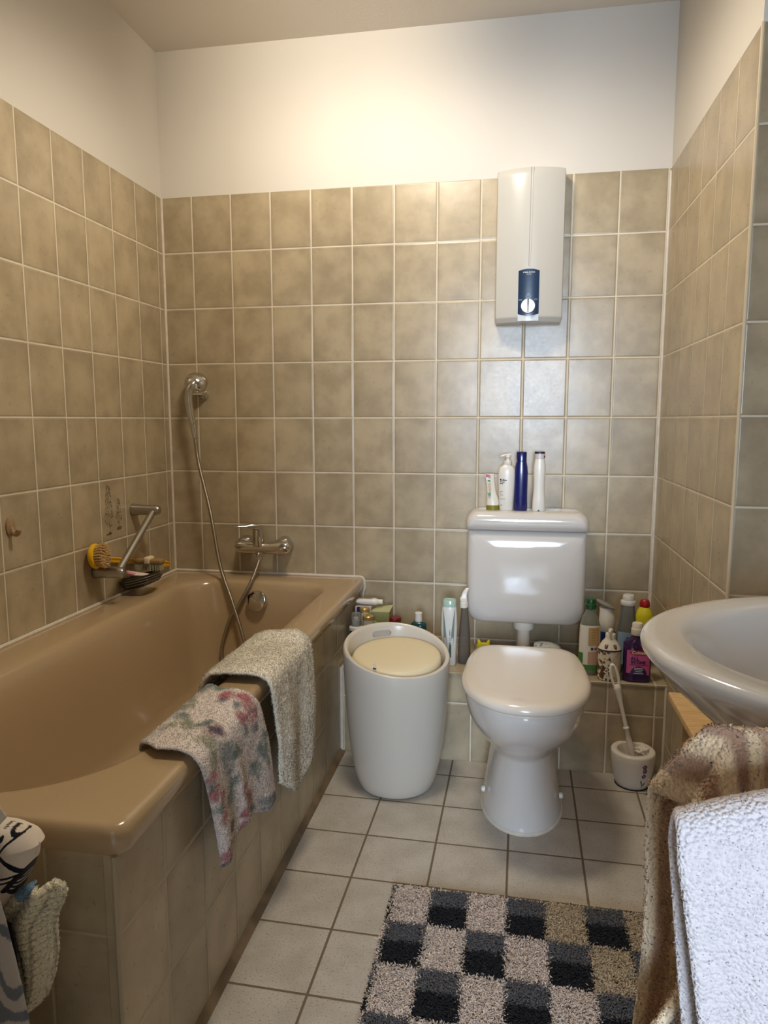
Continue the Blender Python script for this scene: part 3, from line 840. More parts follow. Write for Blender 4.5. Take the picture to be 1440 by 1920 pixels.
def on_front(cx, cy, ry, z, x0=0.0, out=.0012, rx=None):
    """text placed on the front of an elliptic bottle"""
    rx = rx or ry
    def f(u, v):
        t = max(-.98, min(.98, (x0 + u) / rx))
        return Vector((cx + x0 + u, cy - ry * math.sqrt(1 - t * t) - out, z + v))
    return f

CZ = 0.8205   # top of the cistern
# squeezed tube standing on its cap
tb = thing('cream_tube', (1.122, -.098, CZ), 'squeezed white cream tube standing on its olive green cap on the cistern', 'tube', 'toiletries on the cistern')
prof_body(1.124, -.098, [(CZ, .0225, .0195), (CZ + .016, .0225, .0195), (CZ + .017, .021, .018)], 2).put('cap', M['olive'], tb)
secs = []
for u, rx, ry, dx in ((0, .0220, .0185, 0), (.08, .0222, .018, 0), (.2, .020, .0155, -.001), (.35, .0165, .011, -.004), (.5, .0150, .008, -.007), (.7, .0145, .0055, -.010), (.88, .0150, .0028, -.013), (1, .0155, .0010, -.0145)):
    secs.append(sring(1.124 + dx * .9, -.098, CZ + .0165 + .108 * u, rx, ry, 2.2, 32, .25 * u))
tbo = MB().loft(secs).put('tube_body', mat('tube_white', (226, 220, 206), .35), tb)
def patch(pts, m, parent, name):
    return MB().add([Vector(p) for p in pts], [tuple(range(len(pts)))]).put(name, m, parent, smooth=False)
patch([(1.098, -.1035, CZ + .1235), (1.1135, -.1030, CZ + .121), (1.1155, -.1046, CZ + .111), (1.0995, -.1052, CZ + .114)], M['red'], tb, 'red_print')
patch([(1.1045, -.1055, CZ + .104), (1.114, -.1055, CZ + .103), (1.115, -.1068, CZ + .096), (1.106, -.1068, CZ + .098)], M['green'], tb, 'green_print')
patch([(1.107, -.1150, CZ + .058), (1.116, -.1150, CZ + .062), (1.118, -.1165, CZ + .050), (1.110, -.1172, CZ + .046)], M['green'], tb, 'leaf_print')
patch([(1.106, -.1082, CZ + .092), (1.1165, -.1078, CZ + .094), (1.1185, -.1150, CZ + .066), (1.1105, -.1140, CZ + .064)], mat('tan_print', (196, 176, 146), .4), tb, 'tan_print')

# white lotion pump bottle
pb = thing('lotion_pump_bottle', (1.170, -.100, CZ), 'white lotion pump bottle with black lettering on the cistern', 'bottle', 'toiletries on the cistern')
pcx, pcy = 1.170, -.100
prof_body(pcx, pcy, [(CZ, .0215, .016), (CZ + .003, .0235, .018), (CZ + .05, .0262, .020), (CZ + .10, .0290, .021), (CZ + .125, .0295, .021), (CZ + .140, .028, .020), (CZ + .149, .023, .0175), (CZ + .154, .0155, .0135), (CZ + .157, .0135, .0125)], 2.4).put('bottle_body', mat('white_bottle', (232, 226, 214), .3), pb)
MB().lathe([(.0135, 0), (.0145, .002), (.0135, .013), (.012, .0145), (.0065, .015), (.006, .024), (.0095, .026), (.0085, .033), (0, .034)], (pcx + .003, pcy, CZ + .156), (0, 0, 1), 24).put('pump', M['plastic_white'], pb)
MB().tube(smooth_path([(pcx + .012, pcy, CZ + .1905), (pcx, pcy - .003, CZ + .190), (pcx - .012, pcy - .006, CZ + .188), (pcx - .022, pcy - .008, CZ + .184)], 4), [.0050] * 5 + [.0045] * 4 + [.0038] * 4, 10).put('pump_spout', M['plastic_white'], pb)
pf_ = on_front(pcx, pcy, .0205, CZ, 0, .0012, .036)
rows = [(-.0225, -.0185, .106, .0056), (-.0180, -.0130, .1078, .0016), (-.0180, -.0130, .1038, .0016), (-.0125, -.0085, .1052, .0048), (-.0078, -.0045, .1045, .0040), (-.0040, .0005, .1040, .0026),
        (-.0225, -.0170, .0985, .0020), (-.0160, -.0065, .0978, .0022), (-.0225, -.0180, .0930, .0022), (-.0172, -.0115, .0924, .0022)]
link('lettering', bars(pf_, rows), M['ink'], pb, smooth=False)
rows = [(-.0225, -.012, .0655, .0011), (-.0225, -.016, .0595, .0011), (-.0225, -.0105, .0535, .0013), (-.0225, -.004, .0400, .0012), (-.0190, -.0125, .0185, .0018)]
link('fine_print', bars(pf_, rows), mat('grey_ink', (112, 110, 104), .5), pb, smooth=False)

# navy bottle
nv = thing('navy_lotion_bottle', (1.2185, -.102, CZ), 'tall navy blue lotion bottle on the cistern', 'bottle', 'toiletries on the cistern')
prof_body(1.2185, -.102, [(CZ, .021, .0155), (CZ + .003, .0228, .0175), (CZ + .05, .0218, .018), (CZ + .10, .0222, .019), (CZ + .130, .0224, .0185), (CZ + .150, .0205, .0175), (CZ + .164, .0175, .016), (CZ + .168, .0172, .0158)], 2.5).put('bottle_body', M['navy'], nv)
prof_body(1.2185, -.102, [(CZ + .1685, .0172, .0158), (CZ + .199, .0172, .0158), (CZ + .2015, .016, .0146)], 2.5).put('cap', M['navy'], nv)
patch([(1.2025, -.1095, CZ + .188), (1.2055, -.113, CZ + .188), (1.2055, -.1135, CZ + .168), (1.2025, -.1105, CZ + .168)], M['paper'], nv, 'white_mark')

# white bottle with dark lid
wb = thing('white_lotion_bottle', (1.279, -.104, CZ), 'tall wavy white lotion bottle with navy lid on the cistern', 'bottle', 'toiletries on the cistern')
prof_body(1.279, -.104, [(CZ, .0205, .0155), (CZ + .003, .0225, .0175), (CZ + .035, .0215, .0175), (CZ + .075, .0188, .017), (CZ + .105, .0192, .018), (CZ + .135, .0208, .0185), (CZ + .155, .0200, .018), (CZ + .170, .0172, .016), (CZ + .178, .0168, .0155)], 2.4).put('bottle_body', mat('white_bottle'  , (232, 226, 214), .3), wb)
prof_body(1.279, -.104, [(CZ + .1785, .0168, .0155), (CZ + .1955, .0168, .0155)], 2.4).put('cap', mat('pearl_cap', (206, 196, 190), .3), wb)
prof_body(1.279, -.104, [(CZ + .196, .0176, .016), (CZ + .2005, .0176, .016), (CZ + .202, .016, .015)], 2.4).put('lid_top', M['navy_dk'], wb)
patch([(1.2928, -.1150, CZ + .189), (1.2968, -.1115, CZ + .189), (1.2968, -.1118, CZ + .182), (1.2928, -.1152, CZ + .182)], M['maroon'], wb, 'red_mark')
patch([(1.274, -.1218, CZ + .0005), (1.279, -.1222, CZ + .0055), (1.284, -.1218, CZ + .0005)], M['ink'], wb, 'base_notch')

# ---- on the ledge, left part
LT = LZ + .0045
sp = thing('shampoo_bottle', (0.990, -.240, LT), 'tall white and mint shampoo bottle on the ledge right of the bin', 'bottle', 'toiletries on the ledge behind the bin')
sx0, sy0 = 0.990, -.240
prof_body(sx0, sy0, [(LT, .022, .017), (LT + .003, .024, .019), (LT + .04, .0245, .019), (LT + .085, .0265, .020), (LT + .13, .0282, .0205), (LT + .175, .0268, .020), (LT + .200, .0238, .0185), (LT + .202, .0235, .018)], 2.5).put('bottle_body', mat('pearl_white', (222, 220, 210), .25), sp)
prof_body(sx0, sy0, [(LT + .2022, .0228, .018), (LT + .224, .0222, .0175), (LT + .2265, .0205, .016), (LT + .2265, .017, .013), (LT + .224, .015, .012)], 2.5).put('cap', mat('mint_cap', (168, 196, 180), .15), sp)
for sgn, m_ in ((-1, 'grey_swirl'), (1, 'grey_swirl')):
    V = []; F = []
    for i in range(13):
        u = i / 12
        z = LT + .012 + .180 * u
        cxo = .0075 + .0115 * u ** 1.2
        w_ = .0012 + .0050 * sin(PI * min(1, u * 1.05)) * (1 - .5 * u)
        rx = np.interp(z - LT, [0, .04, .085, .13, .175, .2], [.024, .0245, .0265, .0282, .0268, .0238]); ry = rx * .735
        for e in (-w_, w_):
            x = sgn * (cxo + e); t = min(.97, abs(x) / rx)
            V.append((sx0 + x, sy0 - ry * (1 - t ** 2.5) ** .4 - .0007, z))
    for i in range(12): F.append((2 * i, 2 * i + 1, 2 * i + 3, 2 * i + 2))
    link('grey_swirl', pymesh('s', V, F), mat('grey_green_print', (128, 140, 132), .3), sp)
V = [(sx0 - .0035, sy0 - .0192, LT + .06), (sx0 + .004, sy0 - .0192, LT + .03), (sx0 + .009, sy0 - .0190, LT + .03), (sx0 + .009, sy0 - .0192, LT + .075), (sx0 + .004, sy0 - .0205, LT + .13)]
link('teal_stripe', pymesh('s', V, [(0, 1, 2, 3, 4)]), mat('teal_print', (70, 106, 112), .3), sp, smooth=False)
link('lettering', bars(lambda u, v: Vector((sx0 + .003 + u, sy0 - .0207, LT + v)), [(-.004, .006, .102, .003), (-.003, .005, .094, .002), (-.005, .006, .086, .004)]), wtxt, sp, smooth=False)

cs = thing('clear_spray_bottle', (1.040, -.215, LT), 'clear spray bottle with white trigger on the ledge beside the shampoo bottle', 'spray bottle', 'toiletries on the ledge behind the bin')
qx, qy = 1.040, -.215
prof_body(qx, qy, [(LT, .019, .018), (LT + .004, .0215, .0205), (LT + .05, .0215, .0205), (LT + .10, .0190, .0185), (LT + .135, .0165, .0165), (LT + .170, .0135, .0135), (LT + .190, .0115, .0115), (LT + .198, .011, .011)], 2.2).put('bottle_body', clear_mat('smoke_clear', (150, 142, 132), .30), cs)
MB().lathe([(.0135, 0), (.014, .002), (.0135, .018), (.011, .020)], (qx - .003, qy, LT + .194), (0, 0, 1), 24).put('collar', M['plastic_white'], cs)
tr_ = MB()
tr_.loft([[Vector((qx - .003 + dx + a * .011 * s_, qy + b * .009 * s_, LT + z)) for a, b in ((-1, -1), (1, -1), (1, 1), (-1, 1))] for z, s_, dx in ((.214, 1.05, 0), (.226, 1.1, -.002), (.232, .85, 0), (.246, .75, .003), (.256, .62, .008), (.262, .55, .012))])
tro = link('trigger_head', fixn(tr_.mesh('t')), M['plastic_white'], cs, sharp=20)
bvm = tro.modifiers.new('bevel', 'BEVEL'); bvm.width = .0025; bvm.segments = 2

te = thing('teal_bottle', (0.880, -.200, LT), 'dark teal bottle with white cap and label behind the laundry bin', 'bottle', 'toiletries on the ledge behind the bin')
prof_body(.880, -.200, [(LT, .026, .020), (LT + .002, .028, .022), (LT + .110, .028, .022), (LT + .124, .0265, .0205), (LT + .131, .020, .016), (LT + .134, .013, .012)], 2.8).put('bottle_body', M['teal'], te)
MB().lathe([(.0125, 0), (.0125, .026), (.0135, .030), (.0125, .0315), (0, .032)], (.880, -.200, LT + .133), (0, 0, 1), 24).put('cap', M['plastic_white'], te)
tl = label_band(.880, -.200, LT + .03, LT + .112, .028, .022, 2.8, 222, 318, mat('grey_label', (150, 160, 158), .5), te)
link('fine_print', bars(on_front(.880, -.200, .0222, LT, 0, .0014, .06), [(-.020, .020, .104 - q * .008, .0014) for q in range(4)]), mat('white_ink', (206, 206, 200), .5), te, smooth=False)

rl = thing('red_lidded_jar', (0.784, -.125, LT), 'jar with a dark red lid behind the laundry bin', 'jar', 'toiletries on the ledge behind the bin')
prof_body(.784, -.125, [(LT, .021, .021), (LT + .003, .022, .022), (LT + .108, .022, .022), (LT + .110, .019, .019)], 2).put('jar_body', M['clear'], rl)
prof_body(.784, -.125, [(LT + .1102, .0235, .0235), (LT + .1195, .0235, .0235), (LT + .1225, .0215, .0215)], 2).put('lid', M['maroon'], rl)

gbx = thing('green_carton', (0.735, -.110, LT), 'pale green carton on the ledge by the back wall', 'box')
link('carton', rbox(.700, .768, -.150, -.085, LT, LT + .146, .0012, 1), mat('sage_carton', (150, 150, 96), .6), gbx, smooth=False)
link('carton_flap', pymesh('f', [(.700, -.1502, LT + .1455), (.768, -.1502, LT + .1455), (.774, -.096, LT + .160), (.712, -.096, LT + .150)], [(0, 1, 2, 3)]), mat('sage_flap', (186, 186, 140), .6), gbx, smooth=False)
gpl = thing('green_sachet', (0.722, -.185, LT), 'green and yellow sachet standing behind the laundry bin', 'packet')
link('sachet', fixn(pymesh('f', [(.706, -.200, LT), (.752, -.195, LT), (.750, -.190, LT + .112), (.706, -.194, LT + .132), (.706, -.186, LT), (.752, -.182, LT), (.750, -.186, LT + .113), (.706, -.189, LT + .133)],
     [(0, 1, 2, 3), (4, 7, 6, 5), (0, 3, 7, 4), (1, 5, 6, 2), (3, 2, 6, 7), (0, 4, 5, 1)])), mat('dull_green', (112, 116, 60), .5), gpl, smooth=False)
link('yellow_stripe', pymesh('f', [(.708, -.1948, LT + .126), (.747, -.1910, LT + .106), (.750, -.1911, LT + .111), (.708, -.1942, LT + .1315)], [(0, 1, 2, 3)]), mat('pale_yellow', (214, 208, 120), .5), gpl, smooth=False)

nbx = thing('navy_carton', (0.666, -.115, LT), 'navy and white carton standing in the corner beside the tub', 'box')
nbo = link('carton', rbox(.6405, .698, -.134, -.075, LT, LT + .157, .001, 1), mat('white_carton', (206, 198, 190), .5), nbx, smooth=False)
link('navy_field', pymesh('f', [(.6465, -.1346, LT + .03), (.690, -.1346, LT + .03), (.690, -.1346, LT + .1565), (.6465, -.1346, LT + .1565)], [(0, 1, 2, 3)]), M['navy'], nbx, smooth=False)
lt_ = thing('lying_tube', (0.690, -.105, LT + .158), 'white tube lying on top of the navy carton', 'tube')
tz = LT + .1705
R = []
for x, ry, rz in ((.641, .016, .004), (.646, .0165, .0085), (.66, .016, .0115), (.70, .0155, .0120), (.708, .0155, .013), (.716, .012, .0105), (.724, .0095, .009)):
    R.append([Vector((x, -.108 + ry * cos(2 * PI * j / 24), tz + .001 + rz * sin(2 * PI * j / 24))) for j in range(24)])
MB().loft(R).put('tube_body', M['plastic_white'], lt_)
MB().lathe([(.0090, 0), (.0090, .012), (.0082, .0135), (0, .0137)], (.7235, -.108, tz + .001), (1, 0, 0), 20).put('cap', mat('cream_cap', (232, 226, 208), .3), lt_)
link('grey_label', pymesh('f', [(.6515, -.115, tz + .0128), (.699, -.115, tz + .0128), (.699, -.101, tz + .0128), (.6515, -.101, tz + .0128)], [(0, 1, 2, 3)]), mat('grey_print', (132, 126, 112), .4), lt_, smooth=False)

pu = thing('foam_pump_bottle', (0.664, -.225, LT), 'dark bottle with white collar under a clear cap beside the tub', 'bottle', 'toiletries on the ledge behind the bin')
prof_body(.664, -.225, [(LT, .021, .021), (LT + .003, .023, .023), (LT + .085, .023, .023), (LT + .098, .018, .018), (LT + .100, .016, .016)], 2).put('bottle_body', mat('dark_brown_bottle', (44, 34, 28), .25), pu)
MB().lathe([(.0235, 0), (.0245, .003), (.0240, .011), (.018, .014), (.0155, .016), (.0155, .032), (.009, .035), (.0085, .045), (0, .046)], (.664, -.225, LT + .099), (0, 0, 1), 28).put('pump', M['plastic_white'], pu)
MB().lathe([(.0175, 0), (.0170, .040), (.0155, .044), (0, .045)], (.664, -.225, LT + .1145), (0, 0, 1), 28, False, True).put('clear_cap', M['clear'], pu)
jg = [('gold_lidded_jar', .7035, -.205, .132, 'clear cosmetic jar with gold lid behind the laundry bin', .0195),
      ('round_gold_lidded_jar', .683, -.172, .150, 'taller jar with round golden lid in front of the navy carton', .017)]
for nm, x, y, h, lb, r in jg:
    jt = thing(nm if 'round' not in nm else 'gold_lidded_jar', (x, y, LT), lb, 'jar', 'toiletries on the ledge behind the bin')
    prof_body(x, y, [(LT, r - .001, r - .001), (LT + .003, r, r), (LT + h, r, r), (LT + h + .001, r - .003, r - .003)], 2).put('jar_body', mat('frosted_jar', (196, 188, 162), .3), jt)
    prof_body(x, y, [(LT + h + .001, r + .001, r + .001), (LT + h + .012, r + .001, r + .001), (LT + h + .015, r - .002, r - .002), (LT + h + .0155, r - .008, r - .008)], 2).put('lid', M['gold'], jt)

# behind the toilet
yd = thing('yellow_plastic_piece', (1.100, -.120, LT), 'small yellow plastic piece on the ledge behind the toilet', 'plastic piece')
mb = MB()
mb.loft([sring(1.102, -.120, LT + z, rx, .012, 2.2, 28) for z, rx in ((0, .02), (.004, .024), (.030, .025), (.040, .022), (.042, .018))])
mb.put('base', M['lemon'], yd)
ye = MB()
for e in (-1, 1):
    ye.tube([(1.102 + e * .013, -.120, LT + .036), (1.102 + e * .017, -.120, LT + .048), (1.102 + e * .0185, -.120, LT + .055)], [.008, .006, .003], 10)
ye.put('horns', M['lemon'], yd)
ts = thing('tissue_pack', (1.327, -.115, LT), 'pack of patterned tissues lying on the ledge behind the toilet', 'tissues')
R = []
for i in range(13):
    u = i / 12
    x = 1.276 + .103 * u
    h_ = .028 * math.sqrt(max(.02, 1 - abs(2 * u - .8) ** 3 / 1.8))
    R.append([Vector((x, -.125 + .036 * math.copysign(abs(cos(a)) ** .7, cos(a)), LT + .001 + h_ + .004 * (1 - u) + h_ * math.copysign(abs(sin(a)) ** .8, sin(a)))) for a in [2 * PI * j / 24 for j in range(24)]])
k = NT('tissue_wrap')
tcn = k.n('ShaderNodeTexCoord').outputs['Object']
vo = k.n('ShaderNodeTexVoronoi'); vo.inputs['Scale'].default_value = 55; k.l(tcn, vo.inputs['Vector'])
k.l(k.mix(k.maprange(vo.outputs['Distance'], .25, .42, 0.75, 0), rgba((196, 200, 196)), rgba((52, 92, 108))), k.b.inputs['Base Color'])
MB().loft(R).put('wrapper', k.m, ts, sharp=60)

# ---- on the ledge, right corner
gr = thing('green_cap_bottle', (1.452, -.262, LT), 'bottle with green cap and beige label on the ledge beside the cistern', 'bottle', 'bottles on the right end of the ledge')
gx, gy = 1.449, -.243
gbo = prof_body(gx, gy, [(LT, .030, .0235), (LT + .004, .0325, .0255), (LT + .05, .0340, .0265), (LT + .135, .0335, .0265), (LT + .165, .0310, .025), (LT + .188, .0245, .0215), (LT + .204, .0165, .016), (LT + .212, .0150, .015), (LT + .218, .0150, .015)], 2.4).put('bottle_body', M['glass_green'], gr)
prof_body(gx, gy, [(LT + .002, .0305, .0240), (LT + .05, .0325, .0252), (LT + .135, .0320, .0252), (LT + .150, .031, .0245)], 2.4).put('contents', mat('pale_liquid', (190, 188, 160), .4), gr)
MB().lathe([(.0165, 0), (.019, .002), (.019, .016), (.0165, .018), (.0160, .030), (.0145, .033), (0, .0335)], (gx, gy, LT + .217), (0, 0, 1), 28).put('cap', M['green_cap'], gr)
label_band(gx, gy, LT + .028, LT + .166, (.0344, .0322), (.0270, .0258), 2.4, 195, 345, mat('cream_label', (222, 214, 196), .5), gr, out=.0008)
label_band(gx, gy, LT + .100, LT + .160, (.0347, .0326), (.0274, .0262), 2.4, 262, 318, mat('tan_label', (176, 142, 92), .5), gr, 'tan_block', out=.001)
label_band(gx, gy, LT + .030, LT + .080, (.0346, .0347), (.0272, .0274), 2.4, 262, 318, mat('pink_tan_label', (186, 148, 122), .5), gr, 'tan_block', out=.001)
label_band(gx, gy, LT + .018, LT + .036, (.0344, .0346), (.0270, .0272), 2.4, 195, 345, M['green'], gr, 'green_band', out=.0013)
label_band(gx, gy, LT + .030, LT + .075, (.0346, .0347), (.0272, .0274), 2.4, 195, 236, M['green'], gr, 'green_leaf', out=.0013)
for dx, cc in ((.006, M['navy_dk']), (.017, M['red'])):
    MB().lathe([(.0045, 0), (.0045, .001)], (gx + dx, gy - .0285 + .004 * (dx / .02) ** 2, LT + .090), (0, -1, 0), 16).put('logo_dot', cc, gr)
gln = MB()
for q in range(6):
    zz = LT + .153 - q * .0085
    gln.add([(gx + .003, gy - .0290, zz), (gx + .016, gy - .0276, zz), (gx + .016, gy - .0276, zz - .0012), (gx + .003, gy - .0290, zz - .0012)], [(0, 1, 2, 3)])
gln.put('fine_print', mat('brown_ink', (120, 84, 48), .5), gr, smooth=False)

sw = thing('spray_can', (1.512, -.175, LT), 'white spray with slanted grey top and blue base behind the pump bottle', 'spray bottle', 'bottles on the right end of the ledge')
ax_, ay_ = 1.512, -.175
prof_body(ax_, ay_, [(LT, .026, .026), (LT + .003, .028, .028), (LT + .120, .028, .028), (LT + .126, .026, .026)], 2).put('can', mat('blue_can', (34, 62, 134), .25), sw)
R = []
for z, r, dx in ((.126, .0235, 0), (.140, .0262, 0), (.160, .0268, -.001), (.180, .0240, -.003), (.195, .0205, -.006), (.206, .0195, -.008)):
    R.append(sring(ax_ + dx, ay_, LT + z, r, r, 2, 32))
MB().loft(R).put('white_shell', M['plastic_white'], sw)
R = []
for q, (r, dz) in enumerate(((.019, .0), (.026, .004), (.0265, .008), (.023, .011), (.012, .0135))):
    R.append([Vector((p.x, p.y, LT + .209 + dz - (p.x - ax_ + .008) * .45)) for p in sring(ax_ - .008, ay_, 0, r * 1.15, r, 2, 32)])
MB().loft(R).put('grey_top', mat('grey_plastic', (140, 136, 128), .35), sw)

cb = thing('clear_bottle', (1.572, -.195, LT), 'clear bottle with grey-white cap and light blue label in the back corner of the ledge', 'bottle', 'bottles on the right end of the ledge')
bx, byy = 1.572, -.200
prof_body(bx, byy, [(LT, .030, .026), (LT + .004, .0335, .029), (LT + .100, .0335, .029), (LT + .135, .0325, .028), (LT + .160, .027, .025), (LT + .200, .0235, .0225), (LT + .222, .0215, .021), (LT + .226, .0175, .0175)], 2.3).put('bottle_body', M['glass_blue'], cb)
prof_body(bx, byy, [(LT + .003, .032, .0275), (LT + .060, .032, .0275), (LT + .085, .032, .0270)], 2.3).put('contents', mat('pale_blue_liquid', (122, 142, 160), .3), cb)
MB().lathe([(.0235, 0), (.0250, .003), (.0250, .011), (.0235, .014), (.0185, .016), (.0180, .031), (.016, .034), (0, .035)], (bx, byy, LT + .224), (0, 0, 1), 28).put('cap', mat('cap_grey_white', (206, 204, 196), .3), cb)
label_band(bx, byy, LT + .03, LT + .138, .0337, .0292, 2.3, 205, 335, mat('light_blue_label', (148, 172, 196), .4), cb)
MB().lathe([(.006, 0), (.006, .0008)], (bx - .002, byy - .0298, LT + .118), (0, -1, 0), 16).put('label_emblem', mat('teal_ink', (60, 112, 126), .4), cb)

yb_ = thing('yellow_cleaner_bottle', (1.640, -.110, LT), 'yellow bottle with red cap in the corner behind the mouthwash', 'bottle', 'bottles on the right end of the ledge')
prof_body(1.640, -.110, [(LT, .026, .022), (LT + .003, .0285, .024), (LT + .14, .0285, .024), (LT + .165, .028, .0235), (LT + .183, .0235, .021), (LT + .194, .0165, .0165), (LT + .198, .0150, .015)], 2.3).put('bottle_body', M['lemon'], yb_)
MB().lathe([(.0165, 0), (.0175, .002), (.0165, .014), (.013, .022), (.010, .025), (0, .026)], (1.640, -.110, LT + .197), (0, 0, 1), 16).put('cap', M['red'], yb_)

# patterned soap dispenser
pd = thing('patterned_soap_dispenser', (1.506, -.285, LT), 'white pump soap dispenser with brown and yellow pattern on the ledge', 'soap dispenser', 'bottles on the right end of the ledge')
dx_, dy_ = 1.507, -.2885
k = NT('dispenser_pattern')
tcn = k.n('ShaderNodeTexCoord').outputs['Object']
n1 = k.noise(tcn, 60, 3, .6); n2 = k.noise(tcn, 28, 2, .5)
vo = k.n('ShaderNodeTexVoronoi'); vo.inputs['Scale'].default_value = 75; k.l(tcn, vo.inputs['Vector'])
sepn = k.n('ShaderNodeSeparateXYZ'); k.l(tcn, sepn.inputs[0])
c1 = k.mix(k.maprange(n1, .50, .56, 0, 1), rgba((222, 212, 194)), rgba((96, 66, 40)))
c1 = k.mix(k.math('MULTIPLY', k.maprange(vo.outputs['Distance'], .18, .34, 1, 0), k.maprange(n2, .50, .56, 0, 1)), c1, rgba((206, 152, 40)))
c1 = k.mix(k.math('MULTIPLY', k.maprange(n1, .36, .42, 1, 0), k.maprange(n2, .42, .48, 1, 0)), c1, rgba((34, 44, 40)))
c1 = k.mix(k.maprange(sepn.outputs[0], .004, .016, 0, .75), c1, rgba((206, 196, 178)))
k.l(c1, k.b.inputs['Base Color']); k.b.inputs['Roughness'].default_value = .25
prof_body(dx_, dy_, [(LT, .032, .027), (LT + .003, .0345, .029), (LT + .010, .035, .0295), (LT + .085, .0365, .030), (LT + .100, .0360, .030)], 2.2).put('printed_body', k.m, pd)
sho = prof_body(dx_, dy_, [(LT + .1002, .0362, .0302), (LT + .104, .0352, .0292), (LT + .124, .0235, .0215), (LT + .132, .0165, .016), (LT + .135, .0155, .0155)], 2.2).put('shoulder', mat('white_bottle_gloss', (228, 220, 206), .2), pd)
label_band(dx_, dy_, LT + .0985, LT + .1025, (.0366, .0362), (.0306, .0302), 2.2, 180, 360, M['ink'], pd, 'dark_line', out=.0005)
def ov_ring(c, rx, rz, w_, tilt, name):
    mb = MB(); n = 24; R1 = []; R2 = []
    for j in range(n):
        a = 2 * PI * j / n
        for RR, s_ in ((R1, 1), (R2, w_)):
            u, v = rx * s_ * cos(a), rz * s_ * sin(a)
            u, v = u * cos(tilt) - v * sin(tilt), u * sin(tilt) + v * cos(tilt)
            x = c[0] + u; z = c[1] + v
            f = max(0, min(1, (z - .104) / .028))
            rr = .0352 + (.0165 - .0352) * f + .0009; ry = .0292 + (.016 - .0292) * f + .0009
            t = min(.95, abs(x) / rr)
            RR.append(Vector((dx_ + x, dy_ - ry * (1 - t ** 2.2) ** (1 / 2.2) - .0004, LT + z)))
    mb.loft([R1, R2], False, False)
    if w_ < .3: pass
    return link(name, pymesh(name, mb.V, mb.F), mat('brown_oval', (74, 50, 34), .3), sho, smooth=False)
ov_ring((-.013, .1145), .0048, .0088, .50, -.35, 'oval_print'); ov_ring((-.013, .1140), .0016, .0034, .05, -.35, 'oval_print')
ov_ring((.0135, .1140), .0048, .0084, .50, .45, 'oval_print'); ov_ring((.0135, .1140), .0016, .0034, .05, .45, 'oval_print')
MB().lathe([(.0152, 0), (.0155, .014), (.0145, .016), (.005, .0165), (.005, .022), (.0075, .023), (.007, .030), (0, .031)], (dx_ + .001, dy_, LT + .1345), (0, 0, 1), 24).put('pump', M['plastic_white'], pd)
MB().tube([(dx_ + .005, dy_, LT + .162), (dx_ - .002, dy_ - .010, LT + .162), (dx_ - .006, dy_ - .024, LT + .158)], [.0045, .0045, .0035], 10).put('pump_spout', M['plastic_white'], pd)

# purple mouthwash
mw = thing('mouthwash_bottle', (1.591, -.288, LT), 'purple mouthwash bottle with pink label and white cap on the ledge corner', 'bottle', 'bottles on the right end of the ledge')
mx_, my_ = 1.592, -.286
prof_body(mx_, my_, [(LT, .038, .019), (LT + .003, .0415, .022), (LT + .012, .0425, .023), (LT + .040, .0420, .0225), (LT + .090, .0430, .023), (LT + .122, .0425, .0225), (LT + .131, .036, .020), (LT + .138, .024, .017), (LT + .146, .0165, .0155), (LT + .152, .0155, .0150)], 3.0).put('bottle_body', clear_mat('purple_clear', (62, 34, 84), .82, .12), mw)
MB().lathe([(.0178, 0), (.0188, .0015), (.0182, .020), (.0162, .0215), (.0158, .036), (.0145, .0385), (0, .039)], (mx_ - .003, my_, LT + .150), (0, 0, 1), 32).put('cap', M['plastic_white'], mw)
def mfront(u, v):
    t = min(.97, abs(u) / .0428)
    return Vector((mx_ + u, my_ - .0226 * (1 - t ** 3) ** (1 / 3) - .0008, LT + v))
def mpatch(name, outl, m, out, parent=mw):
    n = 24; V = []; F = []
    top, bot = outl
    us = [bot[0] + (bot[1] - bot[0]) * i / n for i in range(n + 1)]
    for u in us:
        zt, zb = top(u), bot[2](u)
        for z in (zb, zt):
            p = mfront(u, z); V.append((p.x, p.y - out, p.z))
    for i in range(n): F.append((2 * i, 2 * i + 2, 2 * i + 3, 2 * i + 1))
    return link(name, pymesh(name, V, F), m, parent, smooth=True)
pinkm = mat('pink_label', (204, 92, 152), .35)
lab = mpatch('label', (lambda u: .105, (-.034, .036, lambda u: .024 + .010 * math.sin(max(0, (.036 - u) / .07) * 1.2) * (1 if u > -.02 else .6))), pinkm, 0)
mpatch('red_oval', (lambda u: .103 + .009 * math.sqrt(max(0, 1 - ((u - .003) / .031) ** 2)) - .006, (-.028, .034, lambda u: .097 - .009 * math.sqrt(max(0, 1 - ((u - .003) / .031) ** 2)) + .001)), M['red'], .0005)
def mtext(body_, size, u0, v0, m, bold=.0003):
    link('lettering', text_mesh(body_, size, lambda u, v: mfront(u0 + u, v0 + v) + Vector((0, -.0010, 0)), bold=bold), m, mw, smooth=False)
mtext('Colgate', .0145, .003, .0975, wtxt)
ink_p = mat('purple_ink', (46, 22, 84), .4)
mtext('ALL', .0155, -.0105, .078, ink_p, .0006)
mtext('IN ONE', .0130, .000, .0660, ink_p, .0006)
mpatch('rule', (lambda u: .0585, (-.026, .030, lambda u: .0570)), ink_p, .0005)
mpatch('dark_dome', (lambda u: .024 + .030 * math.sqrt(max(0, 1 - ((u - .002) / .026) ** 2)), (-.024, .028, lambda u: .024)), ink_p, .0005)
for q, (w_, z_) in enumerate(((.013, .0475), (.014, .0425), (.010, .0365), (.015, .0305))):
    mpatch('white_line', (lambda u, z_=z_: z_ + .0010, (.002 - w_, .002 + w_, lambda u, z_=z_: z_ - .0010)), wtxt, .0012)
